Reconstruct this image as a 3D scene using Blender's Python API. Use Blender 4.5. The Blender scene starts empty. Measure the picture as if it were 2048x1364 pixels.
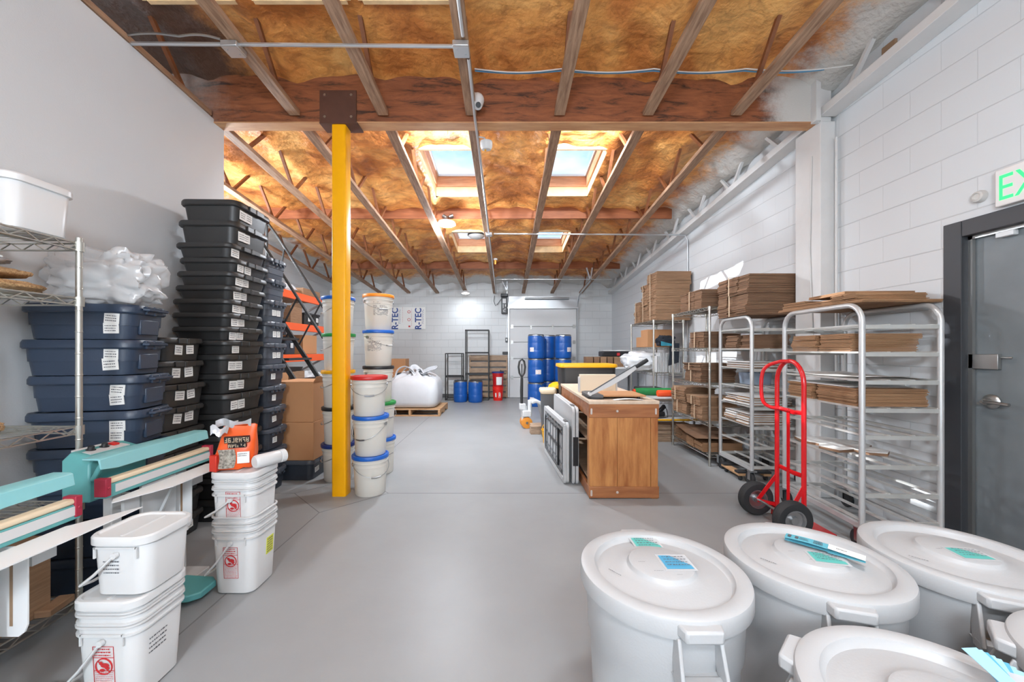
import bpy, math, random
from mathutils import Vector, Matrix

# ------------------------------------------------------------------ camera, world, sun, lamps, exposure
sc = bpy.context.scene
COL = sc.collection
CAM_H, FPX, VX, VY = 1.28, 770.0, 1012.0, 700.0
cam = bpy.data.cameras.new('camera')
cam.sensor_width = 36.0
cam.lens = FPX / 2048 * 36.0
cam.shift_x = (1024 - VX) / 2048
cam.shift_y = (VY - 682) / 2048
cam.clip_start = 0.03
cam_o = bpy.data.objects.new('camera', cam)
COL.objects.link(cam_o)
cam_o.location = (0, 0, CAM_H)
cam_o.rotation_euler = (math.radians(90), 0, 0)
sc.camera = cam_o

sc.view_settings.view_transform = 'Standard'
sc.view_settings.look = 'None'
sc.view_settings.gamma = 1.0
sc.view_settings.use_curve_mapping = False
sc.view_settings.exposure = 0.36
sc.cycles.max_bounces = 8
sc.cycles.diffuse_bounces = 5
sc.cycles.transparent_max_bounces = 12
sc.cycles.sample_clamp_indirect = 4.0
sc.cycles.use_denoising = True

world = bpy.data.worlds.new('sky')
sc.world = world
world.use_nodes = True
nt = world.node_tree
bg = nt.nodes['Background']
tc = nt.nodes.new('ShaderNodeTexCoord')
mp = nt.nodes.new('ShaderNodeMapping')
mp.inputs['Scale'].default_value = (2.2, 2.2, 5.0)
ns = nt.nodes.new('ShaderNodeTexNoise')
ns.inputs['Scale'].default_value = 1.6
ns.inputs['Detail'].default_value = 6
rp = nt.nodes.new('ShaderNodeValToRGB')
rp.color_ramp.elements[0].position = 0.40
rp.color_ramp.elements[0].color = (0.36, 0.58, 0.88, 1)
rp.color_ramp.elements[1].position = 0.62
rp.color_ramp.elements[1].color = (0.95, 0.98, 1.0, 1)
nt.links.new(tc.outputs['Generated'], mp.inputs['Vector'])
nt.links.new(mp.outputs['Vector'], ns.inputs['Vector'])
nt.links.new(ns.outputs['Fac'], rp.inputs['Fac'])
nt.links.new(rp.outputs['Color'], bg.inputs['Color'])
bg.inputs['Strength'].default_value = 1.35

SUN_DIR = Vector((1.0, 0.07, -0.72))
sun = bpy.data.lights.new('sun', 'SUN')
sun.energy = 7.0
sun.angle = math.radians(0.55)
sun.color = (1.0, 0.96, 0.90)
sun_o = bpy.data.objects.new('sun', sun)
COL.objects.link(sun_o)
sun_o.rotation_euler = SUN_DIR.to_track_quat('-Z', 'Y').to_euler()

# round LED ceiling lamps, the last two added as hidden fill: (x, y, z of the diffuser, radius, watts)
LAMPS = [
    (-0.91, 5.90, 3.205, 0.135, 60.0),
    (-1.04, 9.86, 2.740, 0.100, 7.0),
    (0.85, 0.70, 3.36, 0.16, 26.0),
    (-0.75, 3.78, 3.62, 0.12, 95.0),
    (0.80, 3.78, 3.62, 0.12, 95.0),
]
EXTRA_FILL = bpy.data.lights.new('ceiling_lamp_light', 'POINT')      # extra light added under the skylight lamp to brighten the back wall
EXTRA_FILL.shadow_soft_size = 0.10
EXTRA_FILL.energy = 75.0
EXTRA_FILL.color = (0.87, 0.95, 1.06)
EXTRA_FILL_O = bpy.data.objects.new('ceiling_lamp_light', EXTRA_FILL)
COL.objects.link(EXTRA_FILL_O)
EXTRA_FILL_O.location = (-0.91, 5.90, 3.06)
# added fill lights on stems, unseen by the camera: (x, y, z, radius, watts)
FILL_GLOBES = [
    (-0.45, -1.75, 2.15, 0.30, 205.0),
    (0.30, -0.45, 2.05, 0.15, 62.0),
    (-3.70, 4.35, 2.75, 0.11, 120.0),
    (-4.15, 5.15, 2.30, 0.10, 60.0),
]
LAMP_COL = (0.86, 0.95, 1.04)
for i, (lx, ly, lz, lr, lw) in enumerate(FILL_GLOBES):
    L = bpy.data.lights.new('fill_globe_light', 'POINT')
    L.shadow_soft_size = lr
    L.energy = lw
    L.color = LAMP_COL
    lo = bpy.data.objects.new('fill_globe_light', L)
    COL.objects.link(lo)
    lo.location = (lx, ly, lz)
for i, (lx, ly, lz, lr, lw) in enumerate(LAMPS):
    L = bpy.data.lights.new('ceiling_lamp_light', 'AREA')
    L.shape = 'DISK'
    L.size = lr * 1.9
    L.energy = lw
    L.color = LAMP_COL
    lo = bpy.data.objects.new('ceiling_lamp_light', L)
    COL.objects.link(lo)
    lo.location = (lx, ly, lz - 0.034)
    if lr == 0.12:      # added fill pair, hidden behind the beam, brightens the rear of the room
        lo.rotation_euler = (math.radians(56), 0, 0)
        lo.location = (lx, ly + 0.02, lz - 0.03)

R = random.Random(7)
PI = math.pi


def at(px, py, Y):
    return Vector(((px - VX) / FPX * Y, Y, CAM_H + (VY - py) / FPX * Y))


def PX(px, Y):
    return (px - VX) / FPX * Y


def PZ(py, Y):
    return CAM_H + (VY - py) / FPX * Y


# ------------------------------------------------------------------ materials
def lin(c):
    out = []
    for v in c:
        v = v / 255.0
        out.append(v / 12.92 if v <= 0.04045 else ((v + 0.055) / 1.055) ** 2.4)
    return (out[0], out[1], out[2], 1.0)


def mat(name, rgb, rough=0.5, metal=0.0, var=0.0, vscale=4.0, bump=0.0, bscale=60.0, stretch=(1, 1, 1), rgb2=None,
        detail=4.0, spec=0.5, coat=0.0, emit=0.0, bdist=0.01):
    m = bpy.data.materials.new(name)
    m.use_nodes = True
    t = m.node_tree
    b = t.nodes['Principled BSDF']
    b.inputs['Roughness'].default_value = rough
    b.inputs['Metallic'].default_value = metal
    b.inputs['Specular IOR Level'].default_value = spec
    b.inputs['Coat Weight'].default_value = coat
    c = lin(rgb)
    b.inputs['Base Color'].default_value = c
    if emit:
        b.inputs['Emission Color'].default_value = c
        b.inputs['Emission Strength'].default_value = emit
    co = mpn = None
    if var or rgb2 or bump:
        co = t.nodes.new('ShaderNodeTexCoord')
        mpn = t.nodes.new('ShaderNodeMapping')
        mpn.inputs['Scale'].default_value = stretch
        t.links.new(co.outputs['Object'], mpn.inputs['Vector'])
    if var or rgb2:
        n = t.nodes.new('ShaderNodeTexNoise')
        n.inputs['Scale'].default_value = vscale
        n.inputs['Detail'].default_value = detail
        n.inputs['Roughness'].default_value = 0.6
        r = t.nodes.new('ShaderNodeValToRGB')
        r.color_ramp.elements[0].position = 0.32
        r.color_ramp.elements[1].position = 0.68
        c2 = lin(rgb2) if rgb2 else tuple(min(1, x * (1 + var)) for x in c[:3]) + (1,)
        c1 = c if rgb2 else tuple(x * (1 - var) for x in c[:3]) + (1,)
        r.color_ramp.elements[0].color = c1
        r.color_ramp.elements[1].color = c2
        t.links.new(mpn.outputs['Vector'], n.inputs['Vector'])
        t.links.new(n.outputs['Fac'], r.inputs['Fac'])
        t.links.new(r.outputs['Color'], b.inputs['Base Color'])
    if bump:
        n2 = t.nodes.new('ShaderNodeTexNoise')
        n2.inputs['Scale'].default_value = bscale
        n2.inputs['Detail'].default_value = 3
        bp = t.nodes.new('ShaderNodeBump')
        bp.inputs['Strength'].default_value = bump
        bp.inputs['Distance'].default_value = bdist
        t.links.new(mpn.outputs['Vector'], n2.inputs['Vector'])
        t.links.new(n2.outputs['Fac'], bp.inputs['Height'])
        t.links.new(bp.outputs['Normal'], b.inputs['Normal'])
    return m


def mat_block(name, rgb, mortar, axis, vert=0.4):
    """painted concrete block: running bond drawn in the wall's own plane"""
    m = bpy.data.materials.new(name)
    m.use_nodes = True
    t = m.node_tree
    b = t.nodes['Principled BSDF']
    b.inputs['Roughness'].default_value = 0.55
    co = t.nodes.new('ShaderNodeTexCoord')
    sp = t.nodes.new('ShaderNodeSeparateXYZ')
    cb = t.nodes.new('ShaderNodeCombineXYZ')
    t.links.new(co.outputs['Object'], sp.inputs['Vector'])
    t.links.new(sp.outputs[axis], cb.inputs['X'])
    t.links.new(sp.outputs['Z'], cb.inputs['Y'])
    br = t.nodes.new('ShaderNodeTexBrick')
    br.inputs['Color1'].default_value = lin(rgb)
    br.inputs['Color2'].default_value = lin(tuple(x * 0.985 for x in rgb))
    br.inputs['Mortar'].default_value = lin(mortar)
    br.inputs['Scale'].default_value = 1.0
    br.inputs['Mortar Size'].default_value = 0.0035
    br.inputs['Mortar Smooth'].default_value = 0.6
    br.inputs['Brick Width'].default_value = 0.388
    br.inputs['Row Height'].default_value = 0.194
    t.links.new(cb.outputs['Vector'], br.inputs['Vector'])
    def mth(op, *ins):
        q = t.nodes.new('ShaderNodeMath')
        q.operation = op
        for i, v in enumerate(ins):
            if isinstance(v, (int, float)):
                q.inputs[i].default_value = v
            else:
                t.links.new(v, q.inputs[i])
        return q.outputs[0]
    fz = mth('FRACT', mth('DIVIDE', sp.outputs['Z'], 0.194))
    edge = mth('MULTIPLY', mth('MINIMUM', fz, mth('SUBTRACT', 1.0, fz)), 0.194)
    bed = mth('SUBTRACT', 1.0, mth('SMOOTH_MIN', mth('DIVIDE', edge, 0.005), 1.0, 0.3))
    joint = mth('MAXIMUM', bed, mth('MULTIPLY', br.outputs['Fac'], vert))
    mixc = t.nodes.new('ShaderNodeMix')
    mixc.data_type = 'RGBA'
    t.links.new(mth('MULTIPLY', joint, 0.9), mixc.inputs[0])
    mixc.inputs[6].default_value = lin(rgb)
    mixc.inputs[7].default_value = lin(mortar)
    n = t.nodes.new('ShaderNodeTexNoise')
    n.inputs['Scale'].default_value = 90
    n.inputs['Detail'].default_value = 3
    t.links.new(co.outputs['Object'], n.inputs['Vector'])
    ht = mth('SUBTRACT', mth('MULTIPLY', n.outputs['Fac'], 0.10), joint)
    bp = t.nodes.new('ShaderNodeBump')
    bp.inputs['Strength'].default_value = 0.5
    bp.inputs['Distance'].default_value = 0.006
    t.links.new(ht, bp.inputs['Height'])
    t.links.new(bp.outputs['Normal'], b.inputs['Normal'])
    t.links.new(mixc.outputs[2], b.inputs['Base Color'])
    return m


def mat_spray(name, kind):
    """spray foam (orange, streaked) or glulam, with the white paint overspray that lies near the walls"""
    m = bpy.data.materials.new(name)
    m.use_nodes = True
    t = m.node_tree
    N, K = t.nodes, t.links
    b = N['Principled BSDF']
    b.inputs['Roughness'].default_value = 0.5 if kind == 'foam' else 0.6
    co = N.new('ShaderNodeTexCoord')
    mpn = N.new('ShaderNodeMapping')
    K.new(co.outputs['Object'], mpn.inputs['Vector'])
    n = N.new('ShaderNodeTexNoise')
    r = N.new('ShaderNodeValToRGB')
    e = r.color_ramp.elements
    if kind == 'foam':
        mpn.inputs['Scale'].default_value = (1.0, 1.0, 1.0)
        n.inputs['Scale'].default_value = 1.5
        n.inputs['Detail'].default_value = 4
        n.inputs['Distortion'].default_value = 0.5
        e[0].position, e[0].color = 0.28, lin((146, 82, 34))
        e[1].position, e[1].color = 0.72, lin((244, 190, 116))
        k = e.new(0.43); k.color = lin((204, 128, 62))
        k = e.new(0.55); k.color = lin((228, 160, 86))
    else:
        mpn.inputs['Scale'].default_value = (1.6, 4.0, 9.0)
        n.inputs['Scale'].default_value = 2.0
        n.inputs['Detail'].default_value = 8
        n.inputs['Roughness'].default_value = 0.68
        n.inputs['Distortion'].default_value = 0.6
        e[0].position, e[0].color = 0.36, lin((62, 36, 24))
        e[1].position, e[1].color = 0.66, lin((158, 94, 56))
        k = e.new(0.47); k.color = lin((128, 74, 44))
    K.new(mpn.outputs['Vector'], n.inputs['Vector'])
    K.new(n.outputs['Fac'], r.inputs['Fac'])
    geo = N.new('ShaderNodeNewGeometry')
    sp = N.new('ShaderNodeSeparateXYZ')
    K.new(geo.outputs['Position'], sp.inputs['Vector'])
    n3 = N.new('ShaderNodeTexNoise')
    n3.inputs['Scale'].default_value = 3.5
    n3.inputs['Detail'].default_value = 8
    n3.inputs['Roughness'].default_value = 0.75
    K.new(geo.outputs['Position'], n3.inputs['Vector'])

    def ramp(sock, a, bb):
        ad = N.new('ShaderNodeMath'); ad.operation = 'MULTIPLY_ADD'
        ad.inputs[1].default_value = 0.8 * (1 if bb > a else -1)
        K.new(n3.outputs['Fac'], ad.inputs[0]); K.new(sock, ad.inputs[2])
        mr = N.new('ShaderNodeMapRange'); mr.interpolation_type = 'SMOOTHSTEP'
        off = 0.4 * (1 if bb > a else -1)
        mr.inputs['From Min'].default_value = a + off
        mr.inputs['From Max'].default_value = bb + off
        K.new(ad.outputs[0], mr.inputs['Value'])
        return mr.outputs['Result']

    def mx(a, b2):
        q = N.new('ShaderNodeMath'); q.operation = 'MAXIMUM'
        K.new(a, q.inputs[0]); K.new(b2, q.inputs[1])
        return q.outputs[0]
    right = ramp(sp.outputs['X'], 2.36, 2.68) if kind == 'foam' else ramp(sp.outputs['X'], 2.12, 2.50)
    if kind == 'foam':
        back = ramp(sp.outputs['Y'], 9.75, 10.05)
        left = ramp(sp.outputs['X'], -4.0, -4.25)
        mask = mx(mx(right, back), left)
    else:
        left = ramp(sp.outputs['X'], -2.35, -3.3)
        mask = mx(right, left)
    mix = N.new('ShaderNodeMix')
    mix.data_type = 'RGBA'
    K.new(mask, mix.inputs[0])
    base = r.outputs['Color']
    if kind == 'foam':      # thin darker runs where the foam skinned over in folds
        n4 = N.new('ShaderNodeTexNoise')
        n4.inputs['Scale'].default_value = 5.5
        n4.inputs['Detail'].default_value = 7
        n4.inputs['Roughness'].default_value = 0.62
        n4.inputs['Distortion'].default_value = 1.4
        m4 = N.new('ShaderNodeMapping')
        m4.inputs['Scale'].default_value = (1.0, 1.5, 1.0)
        K.new(co.outputs['Object'], m4.inputs['Vector'])
        K.new(m4.outputs['Vector'], n4.inputs['Vector'])
        r4 = N.new('ShaderNodeValToRGB')
        r4.color_ramp.elements[0].position, r4.color_ramp.elements[0].color = 0.36, (0.36, 0.28, 0.22, 1)
        r4.color_ramp.elements[1].position, r4.color_ramp.elements[1].color = 0.56, (1, 1, 1, 1)
        K.new(n4.outputs['Fac'], r4.inputs['Fac'])
        mu = N.new('ShaderNodeMix'); mu.data_type = 'RGBA'; mu.blend_type = 'MULTIPLY'
        mu.inputs[0].default_value = 0.55
        K.new(base, mu.inputs[6]); K.new(r4.outputs['Color'], mu.inputs[7])
        base = mu.outputs[2]
    if kind == 'foam':      # the dark old foam left beside the partition
        dk = N.new('ShaderNodeMix'); dk.data_type = 'RGBA'
        yl = N.new('ShaderNodeMapRange')
        yl.inputs['From Min'].default_value, yl.inputs['From Max'].default_value = 3.55, 3.35
        K.new(sp.outputs['Y'], yl.inputs['Value'])
        q = N.new('ShaderNodeMath'); q.operation = 'MULTIPLY'
        K.new(ramp(sp.outputs['X'], -1.95, -2.4), q.inputs[0]); K.new(yl.outputs['Result'], q.inputs[1])
        K.new(q.outputs[0], dk.inputs[0]); K.new(base, dk.inputs[6])
        dk.inputs[7].default_value = lin((88, 62, 48))
        base = dk.outputs[2]
    K.new(base, mix.inputs[6])
    mix.inputs[7].default_value = lin((205, 203, 198))
    K.new(mix.outputs[2], b.inputs['Base Color'])
    n2 = N.new('ShaderNodeTexNoise')
    n2.inputs['Scale'].default_value = 22 if kind == 'foam' else 40
    n2.inputs['Detail'].default_value = 5
    K.new(mpn.outputs['Vector'], n2.inputs['Vector'])
    bp = N.new('ShaderNodeBump')
    bp.inputs['Strength'].default_value = 0.55
    bp.inputs['Distance'].default_value = 0.03 if kind == 'foam' else 0.004
    K.new(n2.outputs['Fac'], bp.inputs['Height'])
    K.new(bp.outputs['Normal'], b.inputs['Normal'])
    return m


def mat_glass(name, tint=(255, 255, 255), gloss=0.08, rough=0.02, mixin=None, mixfac=0.0):
    m = bpy.data.materials.new(name)
    m.use_nodes = True
    t = m.node_tree
    for x in list(t.nodes):
        if x.type != 'OUTPUT_MATERIAL':
            t.nodes.remove(x)
    out = [x for x in t.nodes if x.type == 'OUTPUT_MATERIAL'][0]
    tr = t.nodes.new('ShaderNodeBsdfTransparent')
    tr.inputs['Color'].default_value = lin(tint)
    gl = t.nodes.new('ShaderNodeBsdfGlossy')
    gl.inputs['Roughness'].default_value = rough
    mi = t.nodes.new('ShaderNodeMixShader')
    mi.inputs[0].default_value = gloss
    t.links.new(tr.outputs[0], mi.inputs[1])
    t.links.new(gl.outputs[0], mi.inputs[2])
    last = mi
    if mixin:
        df = t.nodes.new('ShaderNodeBsdfPrincipled')
        df.inputs['Base Color'].default_value = lin(mixin)
        df.inputs['Roughness'].default_value = 0.3
        m2 = t.nodes.new('ShaderNodeMixShader')
        m2.inputs[0].default_value = mixfac
        t.links.new(mi.outputs[0], m2.inputs[1])
        t.links.new(df.outputs[0], m2.inputs[2])
        last = m2
    t.links.new(last.outputs[0], out.inputs['Surface'])
    return m


WOODST = (1.0, 1.0, 1.0)
m_wall = mat('painted_drywall', (206, 209, 211), 0.6, var=0.015, vscale=1.5, bump=0.08, bscale=120)
m_blockX = mat_block('painted_block_side', (208, 211, 213), (190, 193, 195), 'Y')
m_blockY = mat_block('painted_block_back', (208, 210, 210), (172, 174, 174), 'X', .8)
m_floor = mat('grey_epoxy', (150, 152, 153), 0.40, var=0.06, vscale=1.2, bump=0.05, bscale=30, spec=0.3)
m_joint = mat('joint_filler', (120, 121, 121), 0.7)
m_foam = mat_spray('spray_foam', 'foam')
m_glulam = mat_spray('glulam', 'beam')
m_glulam2 = mat('beam_underside', (176, 124, 84), 0.6, rgb2=(206, 160, 116), vscale=3, stretch=(1, 6, 6), detail=6)
m_chord = mat('weathered_fir', (120, 88, 66), 0.65, rgb2=(178, 144, 116), vscale=3.0, stretch=(14, 1.2, 8), detail=7, bump=0.2, bscale=20)
m_web = mat('web_steel_foamed', (122, 72, 40), 0.6, var=0.25, vscale=12)
m_whitewood = mat('painted_white_wood', (214, 214, 213), 0.5, var=0.03, vscale=6)
m_purlin = mat('purlin_fir', (134, 76, 46), 0.6, rgb2=(168, 102, 64), vscale=3, stretch=(1, 8, 8), detail=6)
m_curb = mat('skylight_curb', (196, 132, 92), 0.6, rgb2=(222, 164, 122), vscale=4, stretch=(1, 1, 8))
m_foamcut = mat('cut_foam', (240, 208, 160), 0.7, var=0.12, vscale=10)
m_yellow = mat('safety_yellow', (247, 176, 4), 0.34, var=0.03, vscale=3, coat=0.15, spec=0.3)
m_brownsteel = mat('primer_steel', (86, 54, 42), 0.6, var=0.15, vscale=8)
m_blacktote = mat('black_plastic', (44, 44, 44), 0.42, var=0.06, vscale=6, bump=0.05, bscale=200)
m_bluetote = mat('navy_plastic', (44, 57, 76), 0.38, var=0.05, vscale=5, bump=0.05, bscale=200)
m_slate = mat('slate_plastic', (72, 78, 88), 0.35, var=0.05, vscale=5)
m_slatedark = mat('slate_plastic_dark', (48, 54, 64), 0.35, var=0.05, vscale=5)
m_paper = mat('paper', (236, 236, 233), 0.7)
m_ink = mat('ink', (86, 88, 94), 0.7)
m_redink = mat('red_ink', (196, 44, 48), 0.6)
m_pinkink = mat('pink_ink', (216, 130, 134), 0.6)
m_white = mat('white_plastic', (216, 217, 217), 0.35, var=0.015, vscale=3)
m_barrel = mat('white_barrel_plastic', (180, 181, 182), 0.42, var=0.02, vscale=2.5, bump=0.06, bscale=180)
m_clearpail = mat('natural_plastic', (214, 215, 215), 0.32, var=0.02, vscale=4)
m_pail = mat('offwhite_pail', (222, 219, 210), 0.4, var=0.02, vscale=3)
m_blue = mat('blue_lid', (30, 98, 190), 0.35)
m_navy = mat('navy_lid', (36, 52, 118), 0.4)
m_red = mat('red_lid', (196, 38, 34), 0.35)
m_orange = mat('orange_lid', (244, 146, 40), 0.4)
m_green = mat('green_lid', (40, 140, 66), 0.4)
m_ylid = mat('yellow_lid', (234, 170, 18), 0.35)
m_blk = mat('black_lid', (34, 34, 36), 0.4)
m_drum = mat('blue_drum', (22, 84, 162), 0.33, var=0.05, vscale=3)
m_steelring = mat('zinc_ring', (180, 182, 184), 0.35, metal=1.0)
m_chrome = mat('chrome_wire', (196, 194, 186), 0.28, metal=0.9)
m_alu = mat('aluminium', (206, 207, 207), 0.36, metal=0.45, var=0.04, vscale=8)
m_alu2 = mat('aluminium_bar', (200, 200, 196), 0.4, metal=0.35, var=0.06, vscale=8)
m_card = mat('cardboard', (134, 102, 76), 0.8, rgb2=(160, 126, 96), vscale=5, stretch=(1, 1, 14), detail=5)
m_carddark = mat('cardboard_brown', (110, 82, 62), 0.8, rgb2=(138, 106, 80), vscale=5, stretch=(1, 1, 18), detail=5)
m_cardbox = mat('cardboard_box', (186, 136, 94), 0.75, var=0.04, vscale=3)
m_cardwhite = mat('white_board', (226, 225, 222), 0.6, var=0.03, vscale=5)
m_strap = mat('paper_strap', (214, 190, 160), 0.5)
m_redpaint = mat('red_enamel', (204, 20, 28), 0.25, coat=0.4)
m_rubber = mat('black_rubber', (40, 41, 43), 0.7, bump=0.1, bscale=90)
m_teal = mat('teal_enamel', (138, 200, 204), 0.35, var=0.03, vscale=6, coat=0.2)
m_teald = mat('teal_enamel_dark', (92, 162, 162), 0.4, var=0.03, vscale=6)
m_maroon = mat('maroon_plastic', (158, 34, 58), 0.4)
m_cream = mat('silicone_cream', (226, 208, 178), 0.5)
m_greysteel = mat('light_grey_steel', (206, 207, 207), 0.4)
m_tablegrey = mat('table_plastic', (190, 192, 193), 0.45)
m_whitesteel = mat('white_enamel', (232, 232, 232), 0.3)
m_bench = mat('bench_wood', (150, 88, 44), 0.42, rgb2=(204, 144, 84), vscale=3.2, stretch=(5, 5, 0.7), detail=8, bump=0.05, bscale=40)
m_benchh = mat('bench_wood_rail', (134, 80, 46), 0.42, rgb2=(176, 116, 72), vscale=3.2, stretch=(0.7, 5, 6), detail=8)
m_benchtop = mat('bench_top', (204, 180, 156), 0.5, rgb2=(222, 202, 180), vscale=2.5, stretch=(6, 0.8, 2), detail=6)
m_pallet = mat('pallet_wood', (168, 128, 90), 0.75, rgb2=(198, 160, 120), vscale=4, stretch=(2, 8, 8), detail=6)
m_palletdark = mat('pallet_wood_grey', (150, 126, 106), 0.8, rgb2=(182, 156, 130), vscale=4, stretch=(2, 8, 8), detail=6)
m_fabric = mat('woven_white', (205, 207, 210), 0.75, var=0.03, vscale=6, bump=0.25, bscale=220, bdist=0.003)
m_blackmetal = mat('black_steel', (44, 44, 44), 0.5)
m_greyjack = mat('jack_grey', (214, 216, 216), 0.4)
m_rackorange = mat('rack_orange', (236, 92, 34), 0.4)
m_poly = mat('clear_film', (226, 228, 230), 0.2, var=0.05, vscale=10, bump=0.5, bscale=14)
m_silver = mat('silver_film', (205, 205, 208), 0.2, metal=0.5, bump=0.6, bscale=14)
m_door = mat('steel_door', (94, 100, 103), 0.45, rgb2=(116, 122, 125), vscale=1.3, detail=7)
m_frame = mat('door_frame_grey', (52, 54, 58), 0.5)
m_dark = mat('dark_void', (26, 26, 27), 0.7)
m_satin = mat('satin_steel', (170, 170, 168), 0.35, metal=0.9)
m_exit = mat('exit_letters', (40, 240, 110), 0.5, emit=1.0)
m_signface = mat('sign_face', (226, 222, 220), 0.5)
m_galv = mat('galvanised', (198, 200, 202), 0.35, metal=0.8)
m_garage = mat('garage_door_paint', (216, 216, 215), 0.5, var=0.02, vscale=2)
m_led = mat('led_diffuser', (255, 252, 246), 0.5, emit=14.0)
m_leddim = mat('lamp_glass_off', (196, 194, 190), 0.5)
m_cable = mat('blue_cable', (86, 150, 190), 0.5)
m_cablew = mat('white_cable', (212, 212, 210), 0.5)
m_cyannote = mat('cyan_paper', (96, 176, 194), 0.7)
m_tealnote = mat('teal_paper', (96, 186, 178), 0.7)
m_bluenote = mat('blue_paper', (82, 160, 196), 0.7)
m_ltblue = mat('pale_blue_paper', (150, 196, 220), 0.7)
m_orangebag = mat('orange_bag', (232, 92, 32), 0.35, var=0.08, vscale=8, bump=0.3, bscale=18)
m_redbag = mat('red_bag', (206, 48, 30), 0.35, bump=0.3, bscale=18)
m_seed = mat('seed_mix', (96, 92, 84), 0.8, rgb2=(176, 170, 158), vscale=90, detail=2)
m_chips = mat('wood_chips', (120, 84, 52), 0.8, rgb2=(206, 168, 120), vscale=55, detail=3, stretch=(1, 3, 3))
m_glass = mat_glass('skylight_glass', (236, 244, 255), 0.05)
m_film = mat_glass('clear_poly', (250, 250, 250), 0.12, 0.18, (232, 234, 236), 0.55)
m_clearbin = mat_glass('clear_bin', (200, 210, 220), 0.1, 0.1, (190, 206, 226), 0.55)
m_greenroll = mat('green_roll', (32, 128, 66), 0.6, var=0.15, vscale=14)
m_orangeroll = mat('orange_roll', (240, 84, 30), 0.5)
m_screw = mat('screw_head', (216, 206, 198), 0.4, metal=0.4)
m_cobalt = mat('cobalt_print', (40, 72, 140), 0.6)
m_wheelorange = mat('poly_wheel', (222, 142, 48), 0.4)
m_jacket = mat('navy_cloth', (30, 36, 46), 0.9, var=0.2, vscale=8)
m_tealcloth = mat('teal_cloth', (46, 130, 150), 0.9)
m_brownplate = mat('brown_board', (148, 120, 94), 0.6)
m_dgrey = mat('dark_grey_plastic', (86, 88, 90), 0.5)
m_lattice = mat('table_underside', (120, 122, 124), 0.6)
m_bale = mat('cardboard_bale', (140, 104, 74), 0.8, rgb2=(164, 126, 92), vscale=5, stretch=(1, 1, 18), detail=5)
m_edge1 = mat('corrugated_edge_dark', (74, 53, 40), 0.85, var=.1, vscale=30)
m_edge2 = mat('corrugated_edge_pale', (156, 122, 92), 0.85, var=.1, vscale=30)

# ------------------------------------------------------------------ mesh helpers
def T(x=0, y=0, z=0):
    return Matrix.Translation((x, y, z))


def RX(a):
    return Matrix.Rotation(a, 4, 'X')


def RY(a):
    return Matrix.Rotation(a, 4, 'Y')


def RZ(a):
    return Matrix.Rotation(a, 4, 'Z')


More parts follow.
